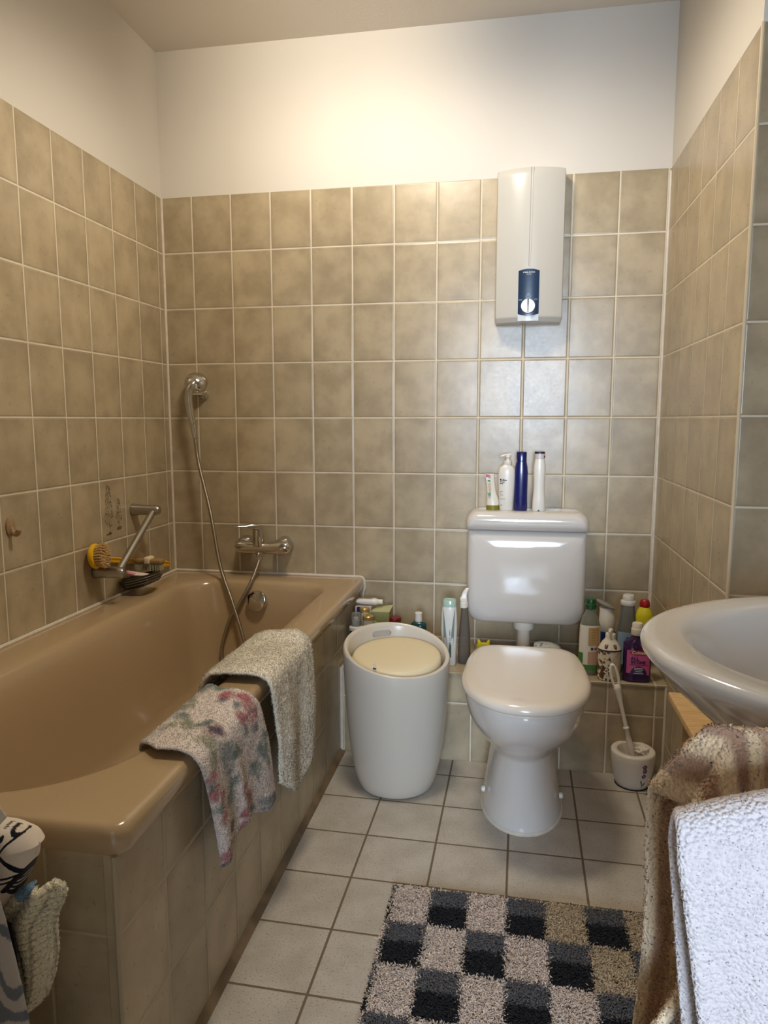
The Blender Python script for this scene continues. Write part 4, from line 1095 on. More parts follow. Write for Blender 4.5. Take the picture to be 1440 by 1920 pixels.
for a in (-.35, .35):
    V = []
    for j in range(16):
        t = 2 * PI * j / 16
        u = .004 + a * .035 + .004 * cos(t) + a * .006 * sin(t); v = .117 + .007 * sin(t)
        p = mfront(u, v); V.append((p.x, p.y - .0003, p.z))
    link('dark_petal', pymesh('p', V, [tuple(range(16))]), ink_p, mw, smooth=False)

# ------------------------------------------------------------------ toilet brush set
tp = thing('toilet_brush_holder', (1.578, -.362, 0), 'white toilet brush pot with small violet flower print in the right corner', 'toilet brush holder')
tx, ty = 1.578, -.372
prof_body(tx, ty, [(0.0015, .046, .046), (.004, .050, .050), (.02, .055, .055), (.05, .0615, .0615), (.085, .0655, .0655), (.106, .0665, .0665), (.111, .065, .065), (.1125, .061, .061), (.1125, .048, .048), (.110, .046, .046), (.07, .045, .045)], 2, 56).put('pot', mat('pot_ceramic', (226, 218, 206), .22), tp, sharp=60)
MB().lathe([(.047, .0), (.052, .0), (.052, .0035), (.047, .0035)], (tx, ty, 0), (0, 0, 1), 40).put('foot', M['black'], tp)
def potpt(a, z, out=.0006):
    r = np.interp(z, [0, .004, .02, .05, .085, .106], [.046, .050, .055, .0615, .0655, .0665]) + out
    return Vector((tx + r * cos(a), ty + r * sin(a), z))
vi = mat('violet_print', (104, 52, 112), .4); gk = mat('dark_leaf_print', (38, 44, 40), .4)
A0 = -PI / 2 + .42
fl = MB()
for cz_, da in ((.083, 0), (.069, .03), (.052, -.01)):
    for q in range(5):
        ca, cz2 = A0 + da + .075 * cos(q * 2 * PI / 5 + .3), cz_ + .0046 * sin(q * 2 * PI / 5 + .3)
        ring_ = [potpt(ca + .050 * cos(2 * PI * j / 10), cz2 + .0033 * sin(2 * PI * j / 10)) for j in range(10)]
        fl.add(ring_, [tuple(range(10))])
fl.put('flower_print', vi, tp, smooth=False)
lf = MB()
for pts_ in ([(-.10, .036), (-.17, .040), (-.13, .030), (-.05, .019), (-.02, .017), (-.04, .026)], [(-.03, .019), (.05, .027), (.16, .033), (.09, .022), (.0, .0165)], [(-.05, .019), (-.02, .019), (-.02, .010), (-.045, .010)]):
    lf.add([potpt(A0 + a, z) for a, z in pts_], [tuple(range(len(pts_)))])
lf.put('leaf_print', gk, tp, smooth=False)
tbz = thing('toilet_brush', (1.572, -.362, .02), 'white toilet brush with long handle standing in the flowered pot', 'toilet brush')
b0, b1 = Vector((1.580, -.378, .075)), Vector((1.507, -.352, .376))
hd = (b1 - b0).normalized()
pts_ = [b0 + hd * t for t in (0, .03, .06, .10, .104, .108, .112, .16, .185, .20, .235)]
MB().tube(pts_, [.007, .010, .0095, .0068, .0095, .0095, .0062, .0060, .0070, .0085, .0118], 16).put('handle', M['plastic_white'], tbz)
# grip with an open eyelet
side = hd.cross(Vector((0, 1, 0))).normalized(); thn = hd.cross(side).normalized()
gc_ = b0 + hd * .268
R = []
nR = 36
for j in range(nR):
    a = 2 * PI * j / nR
    c0 = gc_ + hd * (.040 * sin(a)) + side * (.0098 * cos(a))
    nrm_ = (hd * sin(a) * .4 + side * cos(a)).normalized()
    R.append([c0 + nrm_ * .0050 * cos(b) + thn * .0065 * sin(b) for b in [2 * PI * q / 10 for q in range(10)]])
R.append(R[0])
MB().loft(R, False, False).put('grip_eyelet', M['plastic_white'], tbz)
MB().tube([b0 + hd * .228, b0 + hd * .238, b0 + hd * .245], [.0115, .0115, .006], 16).put('grip_root', M['plastic_white'], tbz)
bh = MB()
rg = random.Random(2)
for i in range(160):
    t = rg.uniform(-.050, .006); a = rg.uniform(0, 2 * PI)
    p = b0 + hd * t
    q_ = p + (side * cos(a) + thn * sin(a)) * rg.uniform(.020, .034) + hd * rg.uniform(-.004, .008)
    q_.z = min(q_.z, .105)
    bh.tube([p, q_], .0012, 4)
bh.tube([b0 + hd * -.05, b0 + hd * .01], .006, 10)
bh.put('bristles', mat('white_bristle', (206, 200, 186), .7), tbz, smooth=False)
cr = thing('crumpled_tissue', (1.612, -.372, .11), 'crumpled pale tissue lying on the rim of the toilet brush pot', 'tissue')
bm = bmesh.new(); bmesh.ops.create_icosphere(bm, subdivisions=4, radius=1)
for v in bm.verts:
    f = 1 + .45 * (mnoise.noise(v.co * 2.1 + Vector((3, 1, 7)))) + .22 * abs(mnoise.noise(v.co * 5))
    v.co = Vector((1.606 + v.co.x * .021 * f, -.372 + v.co.y * .020 * f, .108 + v.co.z * .014 * f))
me = bpy.data.meshes.new('c'); bm.to_mesh(me); bm.free()
link('wad', me, M['paper'], cr, sharp=25)

# ------------------------------------------------------------------ wash basin and wooden cabinet
wbn = thing('wash_basin', (1.70, -1.655, .70), 'pale oval wash basin at the right edge above the towels', 'wash basin')
def bas(g, z, gx=None):
    gx = g if gx is None else gx
    P = []
    for j in range(96):
        a = 2 * PI * j / 96
        c, s_ = cos(a), sin(a)
        if c < 0: x = 1.74 + (.382 - gx) * c; y = -1.655 + (.294 - g) * s_
        else:
            x = 1.74 + (XF - .002 - 1.74) * abs(c) ** .35; y = -1.655 + (.294 - g) * math.copysign(abs(s_) ** .55, s_)
            y = max(-1.655 - .294 + g, min(-1.655 + .294 - g, y))
        P.append(Vector((x, y, z)))
    return P
def basi(g, z):
    return sring(1.715, -1.655, z, .358 - g, .270 - g, 2.0, 96) if g < .9 else None
def basin_in(rx, ry, cx, z):
    P = []
    for j in range(96):
        a = 2 * PI * j / 96
        P.append(Vector((cx + rx * cos(a) * (1 if cos(a) < 0 else .42), -1.655 + ry * sin(a), z)))
    return P
rings = [bas(.215, .665, .25), bas(.180, .675, .215), bas(.120, .705, .150), bas(.070, .750, .090), bas(.030, .795, .040), bas(.008, .826, .010), bas(.001, .838, .001), bas(0, .846), bas(.003, .851, .003), bas(.009, .854, .009), bas(.017, .8545, .018),
         basin_in(.330, .252, 1.738, .853), basin_in(.322, .246, 1.738, .849), basin_in(.314, .240, 1.738, .840), basin_in(.300, .229, 1.738, .815), basin_in(.270, .207, 1.738, .770), basin_in(.215, .165, 1.735, .730), basin_in(.13, .10, 1.73, .712), basin_in(.03, .03, 1.72, .708)]
MB().loft(rings).put('bowl', M['basin_ceramic'], wbn, sharp=70)
MB().lathe([(.024, 0), (.024, .004), (.020, .005), (0, .003)], (1.72, -1.655, .708), (0, 0, 1), 24).put('waste_plug', M['chrome'], wbn)
MB().tube(smooth_path([(1.72, -1.655, .668), (1.72, -1.655, .58), (1.74, -1.655, .53), (1.80, -1.655, .53), (XF - .001, -1.655, .55)], 6), .019, 16).put('drain_pipe', M['chrome'], wbn)
wc = thing('wooden_cabinet', (1.74, -1.06, 0), 'pale wooden cabinet under the wash basin against the right wall', 'cabinet')
link('top_board', rbox(1.562, XF - .004, -1.24, YR - .004, .476, .494, .003), M['wood'], wc)
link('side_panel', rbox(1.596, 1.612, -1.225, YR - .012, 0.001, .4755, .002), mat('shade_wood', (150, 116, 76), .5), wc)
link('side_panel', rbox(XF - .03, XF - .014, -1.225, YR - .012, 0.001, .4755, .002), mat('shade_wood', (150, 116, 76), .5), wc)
link('door', rbox(1.612, XF - .030, -1.236, -1.222, .03, .472, .002), M['wood'], wc)
MB().lathe([(.008, 0), (.013, .012), (.011, .02), (0, .022)], (1.65, -1.236, .40), (0, -1, 0), 20).put('knob', M['wood'], wc)

# ------------------------------------------------------------------ cloth helpers
def grid_mesh(f, nu, nv, col=None, name='cloth'):
    V = np.zeros(((nu + 1) * (nv + 1), 3)); C = np.ones(((nu + 1) * (nv + 1), 4))
    k_ = 0
    for i in range(nu + 1):
        for j in range(nv + 1):
            u, v = i / nu, j / nv
            V[k_] = f(u, v)
            if col is not None: C[k_, :3] = col(u, v)
            k_ += 1
    F = [(i * (nv + 1) + j, (i + 1) * (nv + 1) + j, (i + 1) * (nv + 1) + j + 1, i * (nv + 1) + j + 1) for i in range(nu) for j in range(nv)]
    return V, F, C

def add_col(me, C):
    at = me.color_attributes.new('Col', 'FLOAT_COLOR', 'POINT')
    at.data.foreach_set('color', np.asarray(C, dtype=np.float32).ravel())

def solid_cloth(V, F, C, nu, nv, thick, amp=0.0, seed=0):
    """two skins and a rim from a grid; amp adds loop-pile roughness"""
    V = np.asarray(V); n = len(V)
    G = V.reshape(nu + 1, nv + 1, 3)
    du = np.gradient(G, axis=0); dv = np.gradient(G, axis=1)
    nr_ = np.cross(du, dv); nr_ /= np.linalg.norm(nr_, axis=2, keepdims=True) + 1e-12
    nr_ = nr_.reshape(-1, 3)
    rg_ = np.random.default_rng(seed)
    a = rg_.uniform(-amp, amp, (n, 1)); b = rg_.uniform(-amp, amp, (n, 1))
    ii, jj = np.meshgrid(np.arange(nu + 1), np.arange(nv + 1), indexing='ij')
    e_ = np.minimum(np.minimum(ii, nu - ii), np.minimum(jj, nv - jj)).reshape(-1, 1)
    tk = thick / 2 * np.sqrt(np.clip(1 - (1 - np.clip(e_ / 3.0, 0, 1)) ** 2, .04, 1))
    top = V + nr_ * (tk + a); bot = V - nr_ * (tk + b)
    VV = np.vstack([top, bot]); FF = [tuple(f) for f in F] + [tuple(reversed([i + n for i in f])) for f in F]
    edge = [j for j in range(nv + 1)] + [i * (nv + 1) + nv for i in range(1, nu + 1)] + [nu * (nv + 1) + j for j in range(nv - 1, -1, -1)] + [i * (nv + 1) for i in range(nu - 1, 0, -1)]
    for q in range(len(edge)):
        p, r = edge[q], edge[(q + 1) % len(edge)]
        FF.append((p, p + n, r + n, r))
    CC = np.vstack([C, C])
    return VV, FF, CC

def fuzz(V, F, C, count, length, width, seed=1, lean=0.6):
    """short loop-pile fibres standing on a mesh, each a tiny tapered blade"""
    V = np.asarray(V); F4 = np.array([f for f in F if len(f) == 4])
    rg_ = np.random.default_rng(seed)
    A, B, D = V[F4[:, 0]], V[F4[:, 1]], V[F4[:, 3]]
    nrm_ = np.cross(B - A, D - A); ar = np.linalg.norm(nrm_, axis=1); nrm_ /= ar[:, None] + 1e-12
    pick = rg_.choice(len(F4), count, p=ar / ar.sum())
    s_, t_ = rg_.random((count, 1)), rg_.random((count, 1))
    P = A[pick] + (B - A)[pick] * s_ + (D - A)[pick] * t_
    dirn = nrm_[pick] + rg_.normal(0, lean, (count, 3)) ; dirn /= np.linalg.norm(dirn, axis=1, keepdims=True)
    sd_ = np.cross(dirn, rg_.normal(0, 1, (count, 3))); sd_ /= np.linalg.norm(sd_, axis=1, keepdims=True) + 1e-9
    ln = length * rg_.uniform(.6, 1.2, (count, 1))
    n = len(V)
    base = P - nrm_[pick] * length * .2
    w2 = np.cross(dirn, sd_)
    bend = rg_.normal(0, .3, (count, 3)) * ln
    ring = [sd_ * cos(a) + w2 * sin(a) for a in (0, 2 * PI / 3, 4 * PI / 3)]
    NV = np.stack([base + r_ * width * .5 for r_ in ring] + [base + dirn * ln * .65 + r_ * width * .55 for r_ in ring] + [base + dirn * ln + bend], 1).reshape(-1, 3)
    idx = n + np.arange(count) * 7
    NF = []
    for q in range(3):
        r_ = (q + 1) % 3
        NF += np.stack([idx + q, idx + r_, idx + 3 + r_, idx + 3 + q], 1).tolist() + np.stack([idx + 3 + q, idx + 3 + r_, idx + 6], 1).tolist()
    cc = C[F4[pick, 0]].copy(); cc[:, :3] *= rg_.uniform(.92, 1.06, (count, 1))
    return np.vstack([V, NV]), list(F) + NF, np.vstack([C, np.repeat(cc, 7, axis=0)]), np.repeat(nrm_[pick], 7, axis=0)

def cloth(name, f, nu, nv, thick, m, parent, col, amp=0.0, nf=0, fl=.003, fwid=.0012, seed=1, lean=.6):
    V, F, C = grid_mesh(f, nu, nv, col)
    V, F, C = solid_cloth(V, F, C, nu, nv, thick, amp, seed)
    nb_ = len(V)
    me = pymesh(name, V, F); fixn(me)
    flip = 1.0
    if nf:
        F = [tuple(p.vertices) for p in me.polygons]
        vn = np.zeros(nb_ * 3); me.vertex_normals.foreach_get('vector', vn)
        V, F, C, FN = fuzz(V, F, C, nf, fl, fwid, seed, lean)
        me = pymesh(name, V, F)
    add_col(me, C)
    o = link(name, me, m, parent, sharp=180)
    if nf:
        # pile fibres take the shading direction of the cloth they stand on
        me.normals_split_custom_set_from_vertices(np.vstack([vn.reshape(-1, 3), FN]).tolist())
    return o

def interp(xs_, ys_):
    return lambda t: float(np.interp(t, xs_, ys_))
def spath(pts):
    """arc-length parametrised 2D path"""
    P = smooth_path([Vector((a, b, 0)) for a, b in pts], 8)
    L_ = [0]
    for a, b in zip(P, P[1:]): L_.append(L_[-1] + (b - a).length)
    L_ = np.array(L_) / L_[-1]
    X_ = [p.x for p in P]; Z_ = [p.y for p in P]
    return lambda s: (float(np.interp(s, L_, X_)), float(np.interp(s, L_, Z_)))

terry = vcol_mat('terry_cloth', .95, .5)
def _loops(m, scale, dist):
    t = m.node_tree
    tc = t.nodes.new('ShaderNodeTexCoord'); v = t.nodes.new('ShaderNodeTexVoronoi'); b = t.nodes.new('ShaderNodeBump')
    v.feature = 'SMOOTH_F1'; v.inputs['Scale'].default_value = scale; v.inputs['Smoothness'].default_value = .6
    t.links.new(tc.outputs['Object'], v.inputs['Vector'])
    b.invert = True; b.inputs['Strength'].default_value = .8; b.inputs['Distance'].default_value = dist
    t.links.new(v.outputs['Distance'], b.inputs['Height']); t.links.new(b.outputs['Normal'], t.nodes['Principled BSDF'].inputs['Normal'])
_loops(terry, 380, .003)

# cream towel over the tub rim
ct = thing('cream_towel', (0.60, -0.97, 0.55), 'cream white terry towel hanging over the tub rim', 'towel', 'towels over the tub rim')
pth = spath([(.462, .35), (.478, .43), (.492, .50), (.512, .543), (.545, .5585), (.59, .5600), (.632, .558), (.659, .546), (.6695, .515), (.6715, .42), (.670, .34), (.668, .250)])
RIM = .52
def f_cream(u, v):
    # u: 0 near .. 1 far ; v: 0 inside .. 1 outside bottom
    down = max(0, (v - .60) / .40); ins = max(0, (.36 - v) / .36)
    zb = interp([0, .12, .3, .5, .62, .8, 1], [.044, .020, -.012, -.045, -.036, -.016, .030])(u)
    x, z = pth(v)
    if down > 0: z += zb * down ** 1.5
    if ins > 0: z += .035 * (1 - u) * ins
    yn = -1.116 + .022 * down + .012 * ins * 4 * 0 + .02 * ins; yf = -.800 - .030 * down + .05 * ins
    y = yn + (yf - yn) * u
    fold = .014 * math.exp(-((u - .22) / .17) ** 2) + .012 * math.exp(-((u - .82) / .16) ** 2) - .003 * math.exp(-((u - .55) / .10) ** 2)
    x += (fold + .004) * min(1, down * 2.0) * (1 if down > 0 else 0)
    top = max(0, 1 - abs(v - .5) / .18)
    z += top * (.010 * math.exp(-((u - .35) / .25) ** 2) + .012 * math.exp(-((u - .93) / .1) ** 2) + .003 * sin(u * 9))
    x += .002 * mnoise.noise(Vector((u * 6, v * 8, 1)))
    z += .002 * mnoise.noise(Vector((u * 6, v * 8, 5))) * (1 - down)
    return (x, y, z)
cream = np.array(lin((250, 238, 212)))
cloth('towel_sheet', f_cream, 70, 110, .010, terry, ct, lambda u, v: cream * (1 + .05 * mnoise.noise(Vector((u * 40, v * 60, 0)))), amp=.0010, nf=60000, fl=.0036, fwid=.0012, seed=3, lean=.45)

# floral towel over the tub rim
ft = thing('floral_towel', (0.60, -1.33, 0.55), 'small white towel printed with red flowers and green leaves hanging over the tub rim', 'towel', 'towels over the tub rim')
pth2 = spath([(.494, .440), (.508, .492), (.524, .532), (.548, .5505), (.59, .5530), (.630, .5510), (.655, .540), (.6645, .512), (.666, .44), (.664, .36), (.662, .300)])
BL = [  # u, v, ru, rv, angle, colour
    (.06, .10, .06, .035, .3, 'r'), (.16, .13, .07, .022, .5, 'g'), (.93, .26, .10, .035, .2, 'g'), (.99, .33, .05, .05, 0, 'g'), (.52, .24, .10, .030, .9, 'o'), (.66, .27, .09, .025, -.7, 'o'), (.43, .30, .07, .024, .9, 'g'),
    (.28, .30, .07, .020, .5, 'o'), (.36, .36, .08, .022, -.5, 'o'), (.60, .14, .07, .025, .7, 'g'), (.80, .13, .08, .030, .2, 'g'), (.35, .17, .08, .025, .3, 'g'),
    (.86, .40, .055, .035, .5, 'r'), (.90, .47, .06, .030, .9, 'r'), (.84, .53, .075, .040, 0, 'r'), (.70, .52, .05, .030, .2, 'r'), (.845, .525, .022, .014, 0, 'd'), (.76, .47, .03, .03, 1, 'd'), (.66, .57, .03, .028, .3, 'd'), (.80, .60, .05, .018, .1, 'd'), (.78, .40, .03, .02, .3, 'd'),
    (.36, .47, .075, .045, .2, 'p'), (.36, .475, .035, .028, 0, 'd'), (.40, .42, .08, .020, .3, 'g'), (.20, .48, .07, .03, .9, 'o'), (.15, .55, .06, .03, 1.2, 'o'), (.34, .58, .10, .05, .9, 's'), (.46, .62, .06, .03, .6, 'g'), (.30, .66, .06, .03, .4, 's'),
    (.06, .60, .055, .022, .2, 'r'), (.06, .665, .06, .028, .1, 'r'), (.04, .63, .03, .02, .2, 'd'), (.12, .72, .05, .022, .4, 'r'), (.06, .74, .05, .02, .3, 'g'), (.10, .79, .05, .028, .5, 'r'), (.33, .73, .05, .034, .9, 'g'), (.28, .79, .05, .03, .5, 'g'),
    (.86, .72, .075, .038, .6, 'g'), (.93, .67, .05, .03, .8, 'g'), (.70, .77, .075, .034, -.3, 'g'), (.90, .78, .03, .02, 0, 's'), (.72, .83, .02, .02, 0, 's'), (.80, .955, .10, .024, .1, 's'), (.93, .965, .06, .02, .1, 'd'), (.86, .985, .14, .010, 0, 'd'),
    (.47, .82, .05, .030, .9, 'r'), (.52, .89, .075, .036, .4, 'r'), (.42, .93, .05, .030, .9, 'r'), (.45, .86, .02, .02, .9, 'o'), (.36, .985, .05, .02, .4, 'r'), (.58, .965, .05, .02, .5, 's'), (.08, .97, .09, .035, .2, 'r'), (.04, .99, .05, .012, 0, 'd'), (.22, .92, .03, .03, .5, 'p')]
FC = {'r': (176, 44, 64), 'g': (84, 118, 106), 'o': (142, 146, 112), 'd': (66, 66, 84), 'p': (128, 76, 92), 's': (128, 138, 138)}
FC = {k_: np.array(lin(v)) for k_, v in FC.items()}
base_f = np.array(lin((250, 234, 222)))
def c_floral(u, v):
    c = base_f.copy()
    wob = mnoise.noise(Vector((u * 14, v * 22, 2))) * .55 + mnoise.noise(Vector((u * 45, v * 70, 9))) * .35
    for bu, bv, ru, rv, an, k_ in BL:
        du, dv = u - bu, (v - bv) * 1.9
        ru2, rv2 = ru, rv * 1.6
        x = du * cos(an) + dv * sin(an); y = -du * sin(an) + dv * cos(an)
        d = ((x / ru2) ** 2 + (y / rv2) ** 2) / 2.1
        m_ = 1.25 - d + wob * 1.2
        if m_ > 0: c = c + (FC[k_] - c) * min(1, m_ * .9) * (.80 + .15 * wob)
    if min(v, 1 - v) < .008 or min(u, 1 - u) < .010: c = c * .75
    return c
def f_floral(u, v):
    down = max(0, (v - .50) / .50); ins = max(0, (.34 - v) / .34)
    x, z = pth2(v)
    zb = interp([0, .06, .14, .25, .4, .6, .85, 1], [-.01, -.012, -.004, .004, .008, -.004, -.040, -.036])(u)
    z += zb * down ** 1.3
    yn = -1.482 + .075 * down + .12 * ins; yf = -1.196 + .088 * down ** .8 + .15 * ins
    y = yn + (yf - yn) * u
    fold = .013 * math.exp(-((u - .08) / .08) ** 2) + .010 * math.exp(-((u - .42) / .06) ** 2) + .010 * math.exp(-((u - .90) / .18) ** 2) - .002
    x += fold * min(1, down * 1.6)
    top = max(0, 1 - abs(v - .42) / .16)
    z += top * (.004 * sin(u * 7 + 1) + .002)
    x += .0015 * mnoise.noise(Vector((u * 7, v * 9, 3)))
    return (x, y, z)
cloth('towel_sheet', f_floral, 120, 190, .0055, terry, ft, c_floral, amp=.0005, nf=60000, fl=.0024, fwid=.0010, seed=4, lean=.45)

# ------------------------------------------------------------------ towel rack with two towels beside the basin
rk = thing('towel_rail', (XF - .002, -2.06, .865), 'chrome twin bar towel rail holding the towels beside the basin', 'towel rail')
B1, B2 = (-2.000, .868), (-2.105, .880)
for yy, zz in (B1, B2):
    MB().tube([(1.372 if yy == B1[0] else 1.42, yy, zz), (XF - .03, yy, zz)], .0075, 14).put('rail', M['chrome'], rk)
link('wall_plate', rbox(XF - .034, XF - .001, -2.14, -1.97, .835, .900, .006), M['chrome'], rk)

bt = thing('brown_striped_towel', (1.60, -2.0, .86), 'brown and beige striped terry towel hanging on the rear rail beside the basin', 'towel', 'towels on the rail')
stripes = [np.array(lin(c)) for c in ((234, 206, 164), (164, 126, 96), (226, 196, 156), (152, 116, 90), (212, 182, 142), (170, 132, 102))]
def c_brown(u, v):
    # stripes run across the towel length
    q = u * 44 + .1 * mnoise.noise(Vector((u * 20, v * 12, 0)))
    i = int(q) % 6; fr = q - int(q)
    c = stripes[i] + (stripes[(i + 1) % 6] - stripes[i]) * max(0, (fr - .65) / .35)
    if u < .018: c = np.array(lin((226, 200, 164)))
    return c * (1 + .16 * mnoise.noise(Vector((u * 260, v * 160, 4))))
bp = spath([(0.024, -.46), (.024, -.30), (.023, -.10), (.019, -.03), (.010, -.004), (0, 0), (-.010, -.004), (-.019, -.03), (-.022, -.10), (-.022, -.30), (-.021, -.46)])
def f_brown(u, v):
    # u: 0 left hem .. 1 right ; v: 0 back bottom .. 1 front bottom
    a, b = bp(v)
    w_ = max(0, min(1, (1.0 - u / .072)))              # part beyond the end of the bar
    droop = .060 * w_ ** 1.15
    x = 1.3115 + .56 * u
    hang = max(0, -b - .03)
    x += .012 * sin(hang * 9 + (0 if v < .5 else 1.7)) * (1 - u) ** 3 - (.012 * min(1, hang / .25)) * (1 if v < .5 else -.6) * (1 - u) ** 4
    y = B1[0] + a * (1 + 1.0 * w_)
    if v > .5: x -= .035 * max(0, min(1, (hang - .10) / .16)) * max(0, 1 - u * 6) - .03 * max(0, 1 - u * 7) * max(0, 1 - abs(hang - .06) / .10)
    y += (.006 * sin(u * 34) + .004 * sin(u * 71 + 2)) * min(1, hang * 5)
    return (x, y, B1[1] + .014 + b - droop * (1 if hang < .3 else 1))
cloth('towel_sheet', f_brown, 330, 190, .0085, terry, bt, c_brown, amp=.0010, nf=90000, fl=.0028, fwid=.0009, seed=5, lean=.45)

wt = thing('white_towel', (1.60, -2.105, .88), 'white terry towel hanging on the front rail at the right edge', 'towel', 'towels on the rail')
wp = spath([(0.020, -.50), (.020, -.30), (.020, -.10), (.018, -.03), (.010, -.004), (0, 0), (-.011, -.004), (-.020, -.03), (-.023, -.10), (-.024, -.30), (-.024, -.50)])
def f_white(u, v):
    a, b = wp(v)
    x = 1.3015 + .55 * u
    hang = max(0, -b - .02)
    ls = max(0, 1 - u * 5)
    x += hang * .14 * ls + (-.003 if v < .5 else .003) * ls * min(1, hang * 8)
    z = B2[1] + .0135 + b - .030 * max(0, 1 - u / .22) ** 1.6
    y = B2[0] + a * (1 - .25 * ls) + (.004 * sin(u * 23 + 1) + .003 * sin(u * 51)) * min(1, hang * 5)
    return (x, y, z)
whc = np.array(lin((214, 204, 202)))
def c_white(u, v):
    return whc * (1 + .03 * mnoise.noise(Vector((u * 50, v * 50, 1))))
cloth('towel_sheet', f_white, 300, 280, .010, terry, wt, c_white, amp=.0003, nf=90000, fl=.0016, fwid=.0008, seed=6, lean=.6)

# ------------------------------------------------------------------ shag mat
rug = thing('bath_mat', (1.24, -1.30, 0), 'shaggy bath mat checked in black, grey and beige on the floor tiles', 'bath mat')
rx0, rx1, ry0, ry1 = 0.928, 1.545, -1.64, -1.004
link('backing', rbox(rx0, rx1, ry0, ry1, .0005, .006, .002, 1), mat('mat_backing', (150, 132, 116), .9), rug)
cu, cv = .0875, .1265
nt = 90000
Px = RNG.uniform(rx0 + .001, rx1 - .001, nt); Py = RNG.uniform(ry0, ry1 - .001, nt)
jit = .0035
ci_ = np.floor((Px + RNG.normal(0, jit, nt) - .935) / cu).astype(int); vv_ = (ry1 - (Py + RNG.normal(0, jit, nt))) / cv
cj_ = np.floor(vv_).astype(int); fr_ = vv_ - cj_
darkc = (ci_ + cj_) % 2 == 1
beige = np.array(lin((226, 206, 190))); tan_c = np.array(lin((196, 174, 142))); grey = np.array(lin((98, 96, 97))); blk = np.array(lin((22, 21, 23)))
Cc = np.where(darkc[:, None], np.where((fr_ < .46)[:, None], grey, blk), beige)
tanm = (~darkc) & (ci_ >= 4) & (cj_ <= 1)
Cc[tanm] = tan_c
Cc = Cc * RNG.uniform(.86, 1.08, (nt, 1))
hgt = RNG.uniform(.011, .016, nt)
lean_ = np.stack([RNG.normal(.0, .30, nt), RNG.normal(-.35, .30, nt), np.ones(nt)], 1); lean_ /= np.linalg.norm(lean_, axis=1, keepdims=True)
base = np.stack([Px, Py, np.full(nt, .005)], 1)
ang = RNG.uniform(0, PI, nt)
tip = base + lean_ * hgt[:, None] + np.stack([RNG.normal(0, .002, nt), RNG.normal(-.0015, .002, nt), np.zeros(nt) - .001], 1)
mid = base + lean_ * (hgt * .65)[:, None]
ring = [np.stack([np.cos(ang + a), np.sin(ang + a), np.zeros(nt)], 1) * .0013 for a in (0, 2 * PI / 3, 4 * PI / 3)]
VV = np.stack([base + r_ for r_ in ring] + [mid + r_ * 1.25 for r_ in ring] + [tip], 1).reshape(-1, 3)
idx = np.arange(nt) * 7
FF = []
for q in range(3):
    r_ = (q + 1) % 3
    FF += np.stack([idx + q, idx + r_, idx + 3 + r_, idx + 3 + q], 1).tolist() + np.stack([idx + 3 + q, idx + 3 + r_, idx + 6], 1).tolist()
me = bpy.data.meshes.new('pile'); me.from_pydata(VV.tolist(), [], FF); me.update()
C6 = np.ones((nt * 7, 4)); C6[:, :3] = np.repeat(Cc, 7, axis=0)
add_col(me, C6)
po = link('pile', me, vcol_mat('shag_pile', .9, .2), rug, smooth=True, sharp=180, kind='stuff')
pn_ = np.stack([RNG.normal(0, .25, nt), RNG.normal(-.1, .25, nt), np.ones(nt)], 1); pn_ /= np.linalg.norm(pn_, axis=1, keepdims=True)
me.normals_split_custom_set_from_vertices(np.repeat(pn_, 7, axis=0).tolist())

# ------------------------------------------------------------------ laundry hanging in front of the tub end, left edge
rackm = mat('rack_white', (206, 202, 196), .4)
dr = thing('laundry_rack', (0.20, -1.80, 0), 'white clothes rack at the left edge behind the hanging laundry', 'clothes rack')
MB().tube([(-.08, -1.80, .585), (.455, -1.80, .585)], .008, 12).put('rail', rackm, dr)
MB().tube([(-.08, -1.885, .598), (.46, -1.885, .598)], .008, 12).put('rail', rackm, dr)
for lx in (-.05, .38):
    MB().tube([(lx, -1.80, .585), (lx, -1.74, 0.008)], .008, 12).put('leg', rackm, dr)
    MB().tube([(lx, -1.885, .598), (lx, -1.95, 0.008)], .008, 12).put('leg', rackm, dr)
    MB().tube([(lx, -1.80, .585), (lx, -1.885, .598)], .007, 12).put('crossbar', rackm, dr)

smooth_cloth = vcol_mat('cotton_cloth', .85, .15, bump=(300, .25, .001))
# printed white bag: rounded bundle with bold black line drawing
pbg = thing('printed_cotton_cloth', (0.40, -1.80, .50), 'bundled white cotton cloth with bold black line drawing at the left edge', 'cloth')
segs = [[(0.548, 0.603), (0.55, 0.607), (0.553, 0.608), (0.558, 0.607), (0.565, 0.604), (0.57, 0.6), (0.572, 0.596), (0.57, 0.594), (0.566, 0.592)], [(0.551, 0.603), (0.556, 0.598), (0.561, 0.594), (0.566, 0.593)], [(0.548, 0.603), (0.546, 0.6)], [(0.566, 0.592), (0.558, 0.586), (0.554, 0.581), (0.549, 0.574), (0.546, 0.567), (0.543, 0.561)], [(0.55, 0.572), (0.554, 0.567), (0.559, 0.561), (0.565, 0.554), (0.57, 0.548), (0.573, 0.545)], [(0.541, 0.539), (0.555, 0.541), (0.568, 0.543)], [(0.543, 0.532), (0.554, 0.534), (0.564, 0.537)], [(0.541, 0.536), (0.541, 0.535)], [(0.588, 0.56), (0.582, 0.553), (0.573, 0.544), (0.563, 0.535), (0.554, 0.525), (0.548, 0.519)]]
hatch = [(0.587, 0.558), (0.583, 0.545), (0.58, 0.527), (0.569, 0.51), (0.554, 0.497), (0.55, 0.518), (0.564, 0.535), (0.576, 0.545)]
def in_poly(x, z, P):
    r = False
    for (a, b), (c, d) in zip(P, P[1:] + P[:1]):
        if (b > z) != (d > z) and x < (c - a) * (z - b) / (d - b) + a: r = not r
    return r
